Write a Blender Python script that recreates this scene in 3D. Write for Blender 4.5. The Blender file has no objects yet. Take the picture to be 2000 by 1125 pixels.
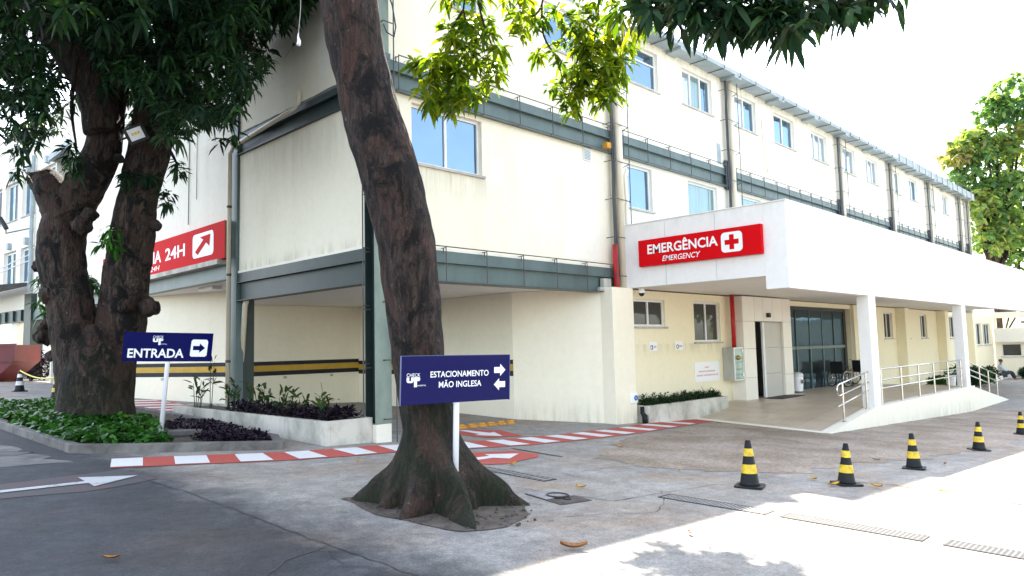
import bpy, bmesh, math, random
import numpy as np
from mathutils import Vector, Matrix, noise
R = math.radians
random.seed(7)
rng = np.random.default_rng(11)
scene = bpy.context.scene
COL = scene.collection

# ------------------------------------------------------------------ camera, sky, sun, exposure
F_PX = 1403.885
D1 = Vector((1387., -84., -F_PX)).normalized()
D2 = Vector((-1430., -149., -F_PX)).normalized()
D3 = D1.cross(D2).normalized()
D2 = D3.cross(D1).normalized()
CAM = Vector((0, 0, 1.6))
ROT = Matrix((D1, D2, D3))                 # camera -> world
cd = bpy.data.cameras.new('camera')
cam = bpy.data.objects.new('camera', cd)
COL.objects.link(cam)
cam.matrix_world = Matrix.Translation(CAM) @ ROT.to_4x4()
cd.sensor_width = 36.0
cd.lens = F_PX * 36 / 2000
cd.clip_start = 0.05
cd.clip_end = 2000
scene.camera = cam
scene.render.resolution_x, scene.render.resolution_y = 1024, 576

SUN_AZ, SUN_EL = R(46.5), R(46.5)
SUN_DIR = Vector((math.cos(SUN_EL) * math.cos(SUN_AZ), math.cos(SUN_EL) * math.sin(SUN_AZ), math.sin(SUN_EL)))
world = bpy.data.worlds.new('World')
scene.world = world
world.use_nodes = True
wn = world.node_tree
bg = wn.nodes['Background']
sky = wn.nodes.new('ShaderNodeTexSky')
sky.sky_type = 'NISHITA'
sky.sun_disc = False
sky.sun_elevation = SUN_EL
sky.sun_rotation = R(90) - SUN_AZ
sky.air_density = 1.0
sky.dust_density = 1.2
sky.ozone_density = 1.0
hs = wn.nodes.new('ShaderNodeHueSaturation')
hs.inputs['Saturation'].default_value = 0.55
wn.links.new(sky.outputs[0], hs.inputs['Color'])
wn.links.new(hs.outputs[0], bg.inputs[0])
bg.inputs[1].default_value = 0.13
sl = bpy.data.lights.new('sun', 'SUN')
sl.energy = 4.0
sl.angle = R(0.5)
sl.color = (1.0, 0.92, 0.79)
so = bpy.data.objects.new('sun', sl)
COL.objects.link(so)
so.rotation_euler = SUN_DIR.to_track_quat('Z', 'Y').to_euler()
so.location = (30, 25, 40)
vs = scene.view_settings
vs.view_transform = 'Standard'
vs.look = 'None'
vs.gamma = 1
vs.exposure = 2.65
scene.cycles.max_bounces = 8
scene.cycles.diffuse_bounces = 5
scene.cycles.transparent_max_bounces = 16


def at(px, py, d):
    """real point seen at a picture position, d metres ahead of the camera"""
    r = ROT @ Vector((px - 1000, 562.5 - py, -F_PX))
    return CAM + r * (d / (r.x * 0.7116 + r.y * 0.7026))


def clamp(v, a, b): return max(a, min(b, v))
def gz(x, y): return 0.047 - 0.04 * clamp(x, -10, 28.5) + 0.025 * clamp(y, -12, 35)


# ------------------------------------------------------------------ materials
def nodes_of(name):
    m = bpy.data.materials.new(name)
    m.use_nodes = True
    nt = m.node_tree
    return m, nt, nt.nodes['Principled BSDF']


def N(nt, t, **kw):
    n = nt.nodes.new(t)
    for k, v in kw.items():
        if k in ('inp',):
            for i, val in v.items(): n.inputs[i].default_value = val
        else: setattr(n, k, v)
    return n


def coords(nt, scale=(1, 1, 1), rot=(0, 0, 0), obj=False):
    mp = N(nt, 'ShaderNodeMapping')
    mp.inputs['Scale'].default_value = scale
    mp.inputs['Rotation'].default_value = rot
    if obj:
        nt.links.new(N(nt, 'ShaderNodeTexCoord').outputs['Object'], mp.inputs[0])
    else:
        nt.links.new(N(nt, 'ShaderNodeNewGeometry').outputs['Position'], mp.inputs[0])
    return mp


def noise_n(nt, mp, scale, detail=5, rough=0.6, dist=0.0):
    n = N(nt, 'ShaderNodeTexNoise')
    n.inputs['Scale'].default_value = scale
    n.inputs['Detail'].default_value = detail
    n.inputs['Roughness'].default_value = rough
    n.inputs['Distortion'].default_value = dist
    nt.links.new(mp.outputs[0], n.inputs['Vector'])
    return n


def ramp(nt, src, a, b, ca=(0, 0, 0, 1), cb=(1, 1, 1, 1)):
    r = N(nt, 'ShaderNodeValToRGB')
    r.color_ramp.elements[0].position = a
    r.color_ramp.elements[1].position = b
    r.color_ramp.elements[0].color = ca
    r.color_ramp.elements[1].color = cb
    nt.links.new(src, r.inputs[0])
    return r


def mix(nt, fac, a, b, mode='MIX'):
    m = N(nt, 'ShaderNodeMix', data_type='RGBA', blend_type=mode)
    for sock, v in ((m.inputs[0], fac), (m.inputs[6], a), (m.inputs[7], b)):
        if hasattr(v, 'is_linked') or hasattr(v, 'links'): nt.links.new(v, sock)
        else: sock.default_value = v if isinstance(v, (int, float)) else (*v[:3], 1)
    return m.outputs[2]


def bump(nt, bsdf, h, strength, dist=0.02):
    b = N(nt, 'ShaderNodeBump')
    b.inputs['Strength'].default_value = strength
    b.inputs['Distance'].default_value = dist
    nt.links.new(h, b.inputs['Height'])
    nt.links.new(b.outputs[0], bsdf.inputs['Normal'])


def simple(name, c1, c2=None, scale=3.0, stretch=(1, 1, 1), rough=0.6, bstr=0.15, metal=0.0, lo=0.35, hi=0.65, spec=0.4, fine=60, bdist=0.01):
    m, nt, p = nodes_of(name)
    mp = coords(nt, stretch)
    n1 = noise_n(nt, mp, scale, 6, 0.65, 0.3)
    r = ramp(nt, n1.outputs[0], lo, hi)
    c2 = c2 or tuple(v * 0.85 for v in c1)
    nt.links.new(mix(nt, r.outputs[0], c2, c1), p.inputs['Base Color'])
    p.inputs['Roughness'].default_value = rough
    p.inputs['Metallic'].default_value = metal
    p.inputs['Specular IOR Level'].default_value = spec
    if bstr:
        n2 = noise_n(nt, coords(nt), fine, 4, 0.6)
        bump(nt, p, n2.outputs[0], bstr, bdist)
    return m


def plaster(name, base, stain, amount=0.5, tone=1.0):
    """painted render: faint trowel clouds, vertical runs of dirt, fine grain"""
    m, nt, p = nodes_of(name)
    cloud = noise_n(nt, coords(nt), 0.9, 6, 0.6)
    runs = noise_n(nt, coords(nt, (2.2, 2.2, 0.3)), 0.9, 8, 0.68, 0.5)
    r1 = ramp(nt, cloud.outputs[0], 0.36, 0.7)
    r2 = ramp(nt, runs.outputs[0], 0.44, 0.7)
    mm = N(nt, 'ShaderNodeMath', operation='MULTIPLY')
    nt.links.new(r1.outputs[0], mm.inputs[0]); nt.links.new(r2.outputs[0], mm.inputs[1])
    m2 = N(nt, 'ShaderNodeMath', operation='MULTIPLY'); m2.inputs[1].default_value = amount
    nt.links.new(mm.outputs[0], m2.inputs[0])
    c = mix(nt, m2.outputs[0], base, stain)
    sp = noise_n(nt, coords(nt), 7, 8, 0.75)
    sr = ramp(nt, sp.outputs[0], 0.3, 0.7, (0.93, 0.93, 0.92, 1), (1, 1, 1, 1))
    nt.links.new(mix(nt, 1.0, c, sr.outputs[0], 'MULTIPLY'), p.inputs['Base Color'])
    p.inputs['Roughness'].default_value = 0.75
    p.inputs['Specular IOR Level'].default_value = 0.25
    bump(nt, p, noise_n(nt, coords(nt), 45, 6, 0.7).outputs[0], 0.18, 0.01)
    return m


def concrete_ground():
    m, nt, p = nodes_of('worn_concrete')
    big = noise_n(nt, coords(nt), 0.3, 5, 0.55, 0.2)
    mid = noise_n(nt, coords(nt, (1, 1, 1), (0, 0, 0.5)), 1.5, 9, 0.72, 0.15)
    streak = noise_n(nt, coords(nt, (0.35, 2.2, 1), (0, 0, R(-47))), 1.6, 8, 0.7, 0.15)
    fine = noise_n(nt, coords(nt), 55, 5, 0.8)
    spk = noise_n(nt, coords(nt), 170, 3, 0.7)
    r1 = ramp(nt, big.outputs[0], 0.35, 0.65)
    c = mix(nt, r1.outputs[0], (0.17, 0.167, 0.165), (0.225, 0.212, 0.192))
    r2 = ramp(nt, mid.outputs[0], 0.42, 0.72)
    c = mix(nt, r2.outputs[0], c, (0.30, 0.295, 0.285))
    r3 = ramp(nt, streak.outputs[0], 0.45, 0.8)
    mth = N(nt, 'ShaderNodeMath', operation='MULTIPLY'); mth.inputs[1].default_value = 0.5
    nt.links.new(r3.outputs[0], mth.inputs[0])
    c = mix(nt, mth.outputs[0], c, (0.11, 0.108, 0.106))
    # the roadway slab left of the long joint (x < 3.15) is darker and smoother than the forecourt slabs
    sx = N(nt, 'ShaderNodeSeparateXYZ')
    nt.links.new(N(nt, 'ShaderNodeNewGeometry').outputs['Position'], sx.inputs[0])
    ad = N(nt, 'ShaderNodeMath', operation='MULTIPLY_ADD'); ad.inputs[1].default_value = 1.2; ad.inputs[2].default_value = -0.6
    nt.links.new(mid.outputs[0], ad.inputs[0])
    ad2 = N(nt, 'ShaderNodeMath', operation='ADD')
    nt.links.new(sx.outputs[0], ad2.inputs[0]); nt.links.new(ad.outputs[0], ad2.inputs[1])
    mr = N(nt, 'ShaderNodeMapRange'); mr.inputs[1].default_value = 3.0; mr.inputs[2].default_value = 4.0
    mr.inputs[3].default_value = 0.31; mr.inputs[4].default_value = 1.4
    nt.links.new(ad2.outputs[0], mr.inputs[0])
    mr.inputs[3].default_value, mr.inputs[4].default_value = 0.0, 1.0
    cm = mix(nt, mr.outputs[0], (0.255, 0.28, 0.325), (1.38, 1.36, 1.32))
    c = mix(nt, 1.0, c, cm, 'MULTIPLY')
    mot = noise_n(nt, coords(nt), 7, 10, 0.78, 0.1)
    rm = ramp(nt, mot.outputs[0], 0.36, 0.64, (0.78, 0.78, 0.79, 1), (1.18, 1.17, 1.15, 1))
    c = mix(nt, 1.0, c, rm.outputs[0], 'MULTIPLY')
    wrm = noise_n(nt, coords(nt), 0.55, 6, 0.6, 0.4)
    rw = ramp(nt, wrm.outputs[0], 0.5, 0.68, (1, 1, 1, 1), (1.1, 0.92, 0.78, 1))
    c = mix(nt, 1.0, c, rw.outputs[0], 'MULTIPLY')
    scr = noise_n(nt, coords(nt), 3.3, 8, 0.8, 0.2)
    rs = ramp(nt, scr.outputs[0], 0.60, 0.66)
    c = mix(nt, rs.outputs[0], c, mix(nt, 1.0, c, (0.62, 0.62, 0.63), 'MULTIPLY'))
    r4 = ramp(nt, fine.outputs[0], 0.32, 0.66, (0.5, 0.5, 0.52, 1), (1.3, 1.28, 1.25, 1))
    c = mix(nt, 1.0, c, r4.outputs[0], 'MULTIPLY')
    r5 = ramp(nt, spk.outputs[0], 0.34, 0.42, (0.55, 0.54, 0.53, 1), (1, 1, 1, 1))
    c = mix(nt, 1.0, c, r5.outputs[0], 'MULTIPLY')
    nt.links.new(c, p.inputs['Base Color'])
    p.inputs['Roughness'].default_value = 0.85
    p.inputs['Specular IOR Level'].default_value = 0.3
    bump(nt, p, fine.outputs[0], 0.35, 0.012)
    return m


def aggregate_ground():
    m, nt, p = nodes_of('exposed_aggregate')
    v = N(nt, 'ShaderNodeTexVoronoi'); v.inputs['Scale'].default_value = 26
    nt.links.new(coords(nt, (1, 1, 1)).outputs[0], v.inputs['Vector'])
    big = noise_n(nt, coords(nt), 0.8, 6, 0.65, 0.5)
    fine = noise_n(nt, coords(nt), 15, 8, 0.85)
    r1 = ramp(nt, big.outputs[0], 0.4, 0.62)
    c = mix(nt, r1.outputs[0], (0.24, 0.19, 0.14), (0.36, 0.31, 0.26))
    hs = ramp(nt, fine.outputs[0], 0.3, 0.7, (0.35, 0.33, 0.32, 1), (1.55, 1.5, 1.45, 1))
    c = mix(nt, 1.0, c, hs.outputs[0], 'MULTIPLY')
    dr = ramp(nt, v.outputs['Distance'], 0.25, 0.75, (1.05, 1.05, 1.05, 1), (0.82, 0.8, 0.78, 1))
    c = mix(nt, 1.0, c, dr.outputs[0], 'MULTIPLY')
    nt.links.new(c, p.inputs['Base Color'])
    p.inputs['Roughness'].default_value = 0.85
    inv = N(nt, 'ShaderNodeMath', operation='SUBTRACT'); inv.inputs[0].default_value = 1
    nt.links.new(v.outputs['Distance'], inv.inputs[1])
    bump(nt, p, inv.outputs[0], 0.5, 0.012)
    return m


def worn_paint(name, col, under=(0.2, 0.195, 0.19), wear=0.5):
    m, nt, p = nodes_of(name)
    a = noise_n(nt, coords(nt), 2.2, 8, 0.75, 0.5)
    b = noise_n(nt, coords(nt), 32, 5, 0.8)
    ad = N(nt, 'ShaderNodeMath', operation='ADD')
    nt.links.new(a.outputs[0], ad.inputs[0]); nt.links.new(b.outputs[0], ad.inputs[1])
    hf = N(nt, 'ShaderNodeMath', operation='MULTIPLY'); hf.inputs[1].default_value = 0.5
    nt.links.new(ad.outputs[0], hf.inputs[0])
    thr = 0.62 - 0.16 * wear
    r = ramp(nt, hf.outputs[0], thr, thr + 0.07)
    t = ramp(nt, b.outputs[0], 0.3, 0.7, (0.8, 0.8, 0.8, 1), (1.05, 1.05, 1.05, 1))
    c = mix(nt, 1.0, mix(nt, r.outputs[0], col, under), t.outputs[0], 'MULTIPLY')
    nt.links.new(c, p.inputs['Base Color'])
    p.inputs['Roughness'].default_value = 0.8
    bump(nt, p, b.outputs[0], 0.25, 0.01)
    return m


def bark(name, dark, light, moss=0.0, red=(0.16, 0.085, 0.06)):
    m, nt, p = nodes_of(name)
    mp = coords(nt, (1, 1, 0.22))
    v = noise_n(nt, mp, 11, 10, 0.8, 0.8)
    plates = N(nt, 'ShaderNodeTexVoronoi'); plates.feature = 'DISTANCE_TO_EDGE'
    plates.inputs['Scale'].default_value = 19
    mpd = N(nt, 'ShaderNodeMixRGB'); mpd.inputs[0].default_value = 0.09
    dn = noise_n(nt, coords(nt), 7, 5, 0.7)
    nt.links.new(coords(nt, (1, 1, 0.3)).outputs[0], mpd.inputs[1]); nt.links.new(dn.outputs['Color'], mpd.inputs[2])
    nt.links.new(mpd.outputs[0], plates.inputs['Vector'])
    big = noise_n(nt, coords(nt, (1, 1, 0.45)), 2.3, 7, 0.65, 0.7)
    r = ramp(nt, v.outputs[0], 0.42, 0.62)
    c = mix(nt, r.outputs[0], dark, light)
    rb = ramp(nt, big.outputs[0], 0.48, 0.6)
    c = mix(nt, rb.outputs[0], c, red)
    big2 = noise_n(nt, coords(nt, (1, 1, 0.6), (0.3, 0.2, 0.4)), 3.1, 6, 0.7, 0.6)
    rk = ramp(nt, big2.outputs[0], 0.5, 0.58)
    c = mix(nt, rk.outputs[0], c, tuple(x * 0.4 for x in dark))
    lich = noise_n(nt, coords(nt), 9, 6, 0.75, 0.3)
    rl = ramp(nt, lich.outputs[0], 0.63, 0.7)
    c = mix(nt, rl.outputs[0], c, tuple(x * 2.3 for x in light))
    if moss:
        sx = N(nt, 'ShaderNodeSeparateXYZ')
        nt.links.new(N(nt, 'ShaderNodeNewGeometry').outputs['Position'], sx.inputs[0])
        mr = N(nt, 'ShaderNodeMapRange'); mr.inputs[1].default_value = 1.9; mr.inputs[2].default_value = 0.2
        mr.inputs[4].default_value = moss
        nt.links.new(sx.outputs[2], mr.inputs[0])
        mm = N(nt, 'ShaderNodeMath', operation='MULTIPLY')
        nt.links.new(mr.outputs[0], mm.inputs[0]); nt.links.new(ramp(nt, big2.outputs[0], 0.36, 0.6).outputs[0], mm.inputs[1])
        c = mix(nt, mm.outputs[0], c, (0.022, 0.028, 0.012))
    crack = ramp(nt, plates.outputs['Distance'], 0.0, 0.07, (0.62, 0.6, 0.58, 1), (1, 1, 1, 1))
    c = mix(nt, 1.0, c, crack.outputs[0], 'MULTIPLY')
    nt.links.new(c, p.inputs['Base Color'])
    p.inputs['Roughness'].default_value = 0.8
    p.inputs['Specular IOR Level'].default_value = 0.3
    mh = N(nt, 'ShaderNodeMath', operation='MULTIPLY_ADD'); mh.inputs[1].default_value = 0.25
    pr = ramp(nt, plates.outputs['Distance'], 0.0, 0.14)
    nt.links.new(pr.outputs[0], mh.inputs[0]); nt.links.new(v.outputs[0], mh.inputs[2])
    bump(nt, p, mh.outputs[0], 1.0, 0.05)
    return m


def leaf_mat(name, cols, trans=0.35, rough=0.4, tcol=None):
    m, nt, p = nodes_of(name)
    at_ = N(nt, 'ShaderNodeAttribute'); at_.attribute_name = 'tint'
    r = N(nt, 'ShaderNodeValToRGB')
    els = r.color_ramp.elements
    while len(els) < len(cols): els.new(0.5)
    for i, c in enumerate(cols):
        els[i].position = i / (len(cols) - 1); els[i].color = (*c, 1)
    nt.links.new(at_.outputs['Fac'], r.inputs[0])
    nt.links.new(r.outputs[0], p.inputs['Base Color'])
    p.inputs['Roughness'].default_value = rough
    p.inputs['Specular IOR Level'].default_value = 0.18
    tr = N(nt, 'ShaderNodeBsdfTranslucent')
    tc = mix(nt, 1.0, r.outputs[0], tcol or (1.7, 1.6, 0.5), 'MULTIPLY')
    nt.links.new(tc, tr.inputs[0])
    ms = N(nt, 'ShaderNodeMixShader'); ms.inputs[0].default_value = trans
    nt.links.new(p.outputs[0], ms.inputs[1]); nt.links.new(tr.outputs[0], ms.inputs[2])
    nt.links.new(ms.outputs[0], nt.nodes['Material Output'].inputs[0])
    return m


def glass(name, tint, refl=0.5, body=(0.02, 0.03, 0.035), wav=0.02, curtain=None):
    """tinted window glass: mirror-like coat over a dark (or curtained) room"""
    m, nt, p = nodes_of(name)
    p.inputs['Base Color'].default_value = (*body, 1)
    p.inputs['Roughness'].default_value = 0.5
    if curtain:
        w = noise_n(nt, coords(nt, (6, 6, 0.4)), 2.0, 4, 0.6, 1.0)
        c = mix(nt, ramp(nt, w.outputs[0], 0.35, 0.7).outputs[0], curtain, tuple(x * 0.55 for x in curtain))
        nt.links.new(c, p.inputs['Base Color'])
    g = N(nt, 'ShaderNodeBsdfGlossy'); g.inputs['Color'].default_value = (*tint, 1); g.inputs['Roughness'].default_value = 0.015
    n = noise_n(nt, coords(nt), 0.9, 2, 0.5)
    b = N(nt, 'ShaderNodeBump'); b.inputs['Strength'].default_value = wav; b.inputs['Distance'].default_value = 0.3
    nt.links.new(n.outputs[0], b.inputs['Height']); nt.links.new(b.outputs[0], g.inputs['Normal'])
    fr = N(nt, 'ShaderNodeLayerWeight'); fr.inputs[0].default_value = 0.25
    mr = N(nt, 'ShaderNodeMapRange'); mr.inputs[3].default_value = refl; mr.inputs[4].default_value = 1.0
    nt.links.new(fr.outputs['Facing'], mr.inputs[0])
    mr.inputs[1].default_value = 0.3
    ms = N(nt, 'ShaderNodeMixShader')
    nt.links.new(mr.outputs[0], ms.inputs[0])
    nt.links.new(p.outputs[0], ms.inputs[1]); nt.links.new(g.outputs[0], ms.inputs[2])
    nt.links.new(ms.outputs[0], nt.nodes['Material Output'].inputs[0])
    return m


def tiles(name):
    m, nt, p = nodes_of(name)
    b = N(nt, 'ShaderNodeTexBrick')
    b.offset = 0.0
    b.inputs['Scale'].default_value = 1.0
    b.inputs['Brick Width'].default_value = 0.6; b.inputs['Row Height'].default_value = 0.6
    b.inputs['Mortar Size'].default_value = 0.004
    b.inputs['Color1'].default_value = (0.52, 0.44, 0.34, 1); b.inputs['Color2'].default_value = (0.58, 0.49, 0.38, 1)
    b.inputs['Mortar'].default_value = (0.27, 0.225, 0.18, 1)
    nt.links.new(coords(nt).outputs[0], b.inputs['Vector'])
    d = noise_n(nt, coords(nt), 1.3, 6, 0.65, 0.4)
    r = ramp(nt, d.outputs[0], 0.35, 0.7, (0.82, 0.8, 0.78, 1), (1.04, 1.04, 1.04, 1))
    nt.links.new(mix(nt, 1.0, b.outputs['Color'], r.outputs[0], 'MULTIPLY'), p.inputs['Base Color'])
    p.inputs['Roughness'].default_value = 0.38
    return m


M = {}
M['cream'] = plaster('cream_plaster', (0.84, 0.785, 0.635), (0.64, 0.555, 0.38), 0.5)
M['passage'] = plaster('passage_cream_plaster', (0.87, 0.81, 0.65), (0.74, 0.66, 0.48), 0.35)
M['white_plaster'] = plaster('white_plaster', (0.84, 0.80, 0.69), (0.62, 0.57, 0.47), 0.32)
M['yellow_plaster'] = plaster('pale_yellow_plaster', (0.87, 0.79, 0.575), (0.75, 0.66, 0.45), 0.25)
M['soffit'] = plaster('soffit_paint', (0.82, 0.79, 0.75), (0.55, 0.5, 0.46), 0.3)
M['canopy'] = plaster('white_canopy_cladding', (0.82, 0.81, 0.78), (0.62, 0.60, 0.54), 0.4)
M['cladding'] = simple('ivory_cladding_panel', (0.80, 0.76, 0.68), (0.76, 0.72, 0.63), 1.2, rough=0.35, bstr=0)
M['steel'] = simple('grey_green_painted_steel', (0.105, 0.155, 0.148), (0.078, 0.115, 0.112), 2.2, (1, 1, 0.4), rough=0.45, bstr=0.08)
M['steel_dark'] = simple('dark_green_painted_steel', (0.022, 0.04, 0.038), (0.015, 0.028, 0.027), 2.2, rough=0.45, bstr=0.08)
M['steel_worn'] = simple('chalky_green_painted_steel', (0.22, 0.27, 0.22), (0.12, 0.165, 0.15), 1.6, (1, 1, 0.5), rough=0.6, bstr=0.12)
M['rod'] = simple('dark_rod_steel', (0.05, 0.065, 0.065), (0.09, 0.075, 0.06), 5, rough=0.55, bstr=0)
M['pipe_cream'] = simple('cream_pipe', (0.70, 0.64, 0.50), (0.62, 0.54, 0.40), 1.5, (1, 1, 0.4), rough=0.4, bstr=0)
M['pipe_dark'] = simple('dark_cable_conduit', (0.03, 0.04, 0.05), (0.05, 0.06, 0.075), 3, rough=0.4, bstr=0)
M['pipe_red'] = simple('red_fire_pipe', (0.62, 0.015, 0.02), (0.42, 0.012, 0.015), 2, rough=0.35, bstr=0)
M['gutter'] = simple('galvanised_gutter', (0.36, 0.42, 0.43), (0.25, 0.30, 0.32), 1.6, rough=0.55, bstr=0.05)
M['alu'] = simple('white_window_frame', (0.80, 0.80, 0.79), (0.72, 0.72, 0.71), 2, rough=0.35, bstr=0)
M['sill'] = simple('stone_sill', (0.52, 0.5, 0.45), (0.36, 0.35, 0.32), 4, rough=0.7, bstr=0.1)
M['reveal'] = M['cream']
M['glass'] = glass('blue_window_glass', (0.24, 0.37, 0.50), 0.6, wav=0.05)
M['glass_pale'] = glass('pale_window_glass', (0.45, 0.55, 0.62), 0.55, (0.3, 0.33, 0.35), wav=0.02)
M['glass_curtain'] = glass('curtained_window_glass', (0.3, 0.42, 0.46), 0.3, wav=0.015, curtain=(0.2, 0.29, 0.26))
M['glass_dark'] = glass('dark_window_glass', (0.13, 0.14, 0.135), 0.3, (0.02, 0.019, 0.016), wav=0.02)
M['glass_wall'] = glass('teal_lobby_glass', (0.07, 0.13, 0.17), 0.5, (0.006, 0.014, 0.018), wav=0.03)
M['black'] = simple('black_plastic', (0.012, 0.013, 0.014), (0.02, 0.021, 0.022), 8, rough=0.5, bstr=0)
M['rubber'] = simple('black_rubber', (0.007, 0.008, 0.009), (0.015, 0.016, 0.017), 6, rough=0.55, spec=0.25, bstr=0.1)
M['yellow'] = simple('yellow_reflective_band', (0.80, 0.56, 0.02), (0.45, 0.31, 0.03), 14, rough=0.45, bstr=0)
M['white_band'] = simple('white_reflective_band', (0.72, 0.72, 0.70), (0.55, 0.55, 0.54), 9, rough=0.5, bstr=0)
M['stripe_black'] = simple('black_wall_paint', (0.007, 0.009, 0.012), (0.011, 0.013, 0.016), 4, rough=0.6)
M['stripe_yellow'] = simple('ochre_wall_paint', (0.55, 0.34, 0.04), (0.46, 0.28, 0.035), 4, rough=0.6)
M['blue_sign'] = simple('navy_sign_panel', (0.003, 0.005, 0.075), (0.003, 0.005, 0.07), 2, rough=0.12, bstr=0, spec=0.12)
M['sign_white'] = simple('white_sign_vinyl', (0.85, 0.85, 0.85), (0.82, 0.82, 0.82), 3, rough=0.4, bstr=0)
M['red_sign'] = simple('red_sign_panel', (0.62, 0.004, 0.008), (0.58, 0.004, 0.008), 2, rough=0.6, bstr=0, spec=0.05)
M['red_side'] = simple('brownish_red_sign_return', (0.42, 0.11, 0.07), (0.38, 0.09, 0.06), 2, rough=0.6, bstr=0)
M['pole_white'] = simple('white_post_paint', (0.80, 0.80, 0.82), (0.74, 0.75, 0.78), 2, rough=0.35, bstr=0)
M['chrome'] = simple('stainless_steel_tube', (0.62, 0.60, 0.57), (0.55, 0.53, 0.50), 4, rough=0.22, bstr=0, metal=0.9)
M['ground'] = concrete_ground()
M['agg'] = aggregate_ground()
M['red_paint'] = worn_paint('worn_red_road_paint', (0.46, 0.072, 0.05), (0.24, 0.19, 0.17), 0.42)
M['white_paint'] = worn_paint('worn_white_road_paint', (0.72, 0.72, 0.70), (0.40, 0.31, 0.29), 0.32)
M['faded_red'] = worn_paint('faded_red_road_paint', (0.12, 0.055, 0.055), (0.058, 0.06, 0.066), 1.2)
M['kerb'] = simple('weathered_kerb_concrete', (0.20, 0.19, 0.175), (0.085, 0.078, 0.072), 2.6, rough=0.85, bstr=0.4, fine=35)
M['planter'] = simple('limewashed_concrete', (0.58, 0.55, 0.48), (0.26, 0.26, 0.21), 1.7, (1, 1, 0.6), rough=0.8, bstr=0.25, lo=0.3, hi=0.55)
M['soil'] = simple('dark_soil', (0.13, 0.105, 0.085), (0.05, 0.042, 0.034), 7, rough=0.95, bstr=0.8, fine=28, bdist=0.02)
M['crack'] = simple('dark_crack_fill', (0.04, 0.038, 0.036), (0.07, 0.065, 0.06), 14, rough=0.9, bstr=0)
M['iron'] = simple('cast_iron_grate', (0.045, 0.04, 0.042), (0.08, 0.07, 0.065), 7, rough=0.6, bstr=0.1, metal=0.3)
M['grate_sun'] = simple('sunlit_grate_bar', (0.17, 0.16, 0.155), (0.11, 0.105, 0.10), 7, rough=0.8, bstr=0.1)  # sunlit copy of the grate bar, colour darkened to offset the sun
M['grate_shade'] = simple('shaded_grate_bar', (0.40, 0.385, 0.375), (0.28, 0.27, 0.26), 7, rough=0.8, bstr=0.1)  # shaded copy of the same bar, colour lightened to offset the shade
M['tile'] = tiles('beige_floor_tile')
M['terrace_white'] = plaster('white_terrace_edge', (0.80, 0.755, 0.64), (0.62, 0.57, 0.47), 0.4)
M['bark'] = bark('dark_mango_bark', (0.010, 0.007, 0.006), (0.085, 0.056, 0.045), 0.9, (0.07, 0.035, 0.026))
M['bark2'] = bark('grey_brown_mango_bark', (0.009, 0.007, 0.006), (0.105, 0.074, 0.057), 0.9, (0.055, 0.030, 0.021))
M['leaf_dark'] = leaf_mat('dark_mango_leaf', [(0.005, 0.018, 0.011), (0.009, 0.030, 0.014), (0.017, 0.05, 0.016), (0.04, 0.09, 0.02)], 0.2, 0.45)  # shaded copy of the mango leaf, shade darkened into its colour
M['leaf_sun'] = leaf_mat('sunlit_mango_leaf', [(0.02, 0.055, 0.008), (0.06, 0.12, 0.01), (0.15, 0.21, 0.014), (0.28, 0.30, 0.02)], 0.55, 0.4, (1.9, 1.75, 0.35))  # lit copy of the mango leaf, backlight painted in as yellow-green
M['leaf_far'] = leaf_mat('far_tree_leaf', [(0.07, 0.16, 0.09), (0.12, 0.24, 0.10), (0.26, 0.33, 0.10), (0.34, 0.26, 0.20)], 0.5, 0.5)
M['leaf_bed'] = leaf_mat('broad_green_leaf', [(0.008, 0.045, 0.007), (0.016, 0.075, 0.009), (0.03, 0.115, 0.012), (0.075, 0.18, 0.025)], 0.2, 0.35)
M['leaf_purple'] = leaf_mat('purple_leaf', [(0.007, 0.004, 0.009), (0.011, 0.006, 0.014), (0.02, 0.009, 0.022), (0.016, 0.012, 0.013)], 0.15, 0.45, (1.2, 0.8, 1.1))
M['leaf_cane'] = leaf_mat('cane_leaf', [(0.007, 0.022, 0.005), (0.012, 0.038, 0.006), (0.035, 0.065, 0.011), (0.08, 0.036, 0.013)], 0.3, 0.35)
M['leaf_fallen'] = simple('fallen_yellow_leaf', (0.62, 0.36, 0.02), (0.5, 0.24, 0.02), 30, rough=0.6, bstr=0)
M['leaf_brown'] = simple('fallen_brown_leaf', (0.34, 0.14, 0.03), (0.2, 0.08, 0.02), 30, rough=0.6, bstr=0)
M['dumpster'] = simple('maroon_dumpster_paint', (0.16, 0.03, 0.035), (0.11, 0.022, 0.025), 2, rough=0.5, bstr=0.1)
M['awning'] = simple('dark_awning_sheet', (0.055, 0.055, 0.06), (0.08, 0.08, 0.085), 2, rough=0.6)
M['chain'] = simple('yellow_plastic_chain', (0.7, 0.6, 0.1), None, 5, rough=0.5, bstr=0)
M['skin'] = simple('skin', (0.30, 0.16, 0.10), (0.26, 0.135, 0.085), 9, rough=0.55, bstr=0)
M['shirt'] = simple('pale_blue_shirt_cloth', (0.42, 0.50, 0.56), (0.36, 0.44, 0.50), 6, rough=0.9, bstr=0)
M['jeans'] = simple('dark_trouser_cloth', (0.03, 0.035, 0.05), (0.045, 0.05, 0.065), 9, rough=0.9, bstr=0)
M['lens'] = simple('yellow_led_chip', (0.75, 0.6, 0.08), None, 5, rough=0.3, bstr=0)
M['brass'] = simple('brass_valve', (0.55, 0.36, 0.08), (0.4, 0.25, 0.06), 8, rough=0.3, bstr=0, metal=0.8)
M['hyd_glass'] = glass('green_cabinet_glass', (0.5, 0.62, 0.58), 0.2, (0.16, 0.27, 0.235), wav=0.01)
M['pink_ink'] = simple('faded_red_ink', (0.72, 0.32, 0.36), None, 5, rough=0.7, bstr=0)
M['blue_ink'] = simple('blue_ink', (0.06, 0.06, 0.28), None, 5, rough=0.7, bstr=0)
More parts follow.
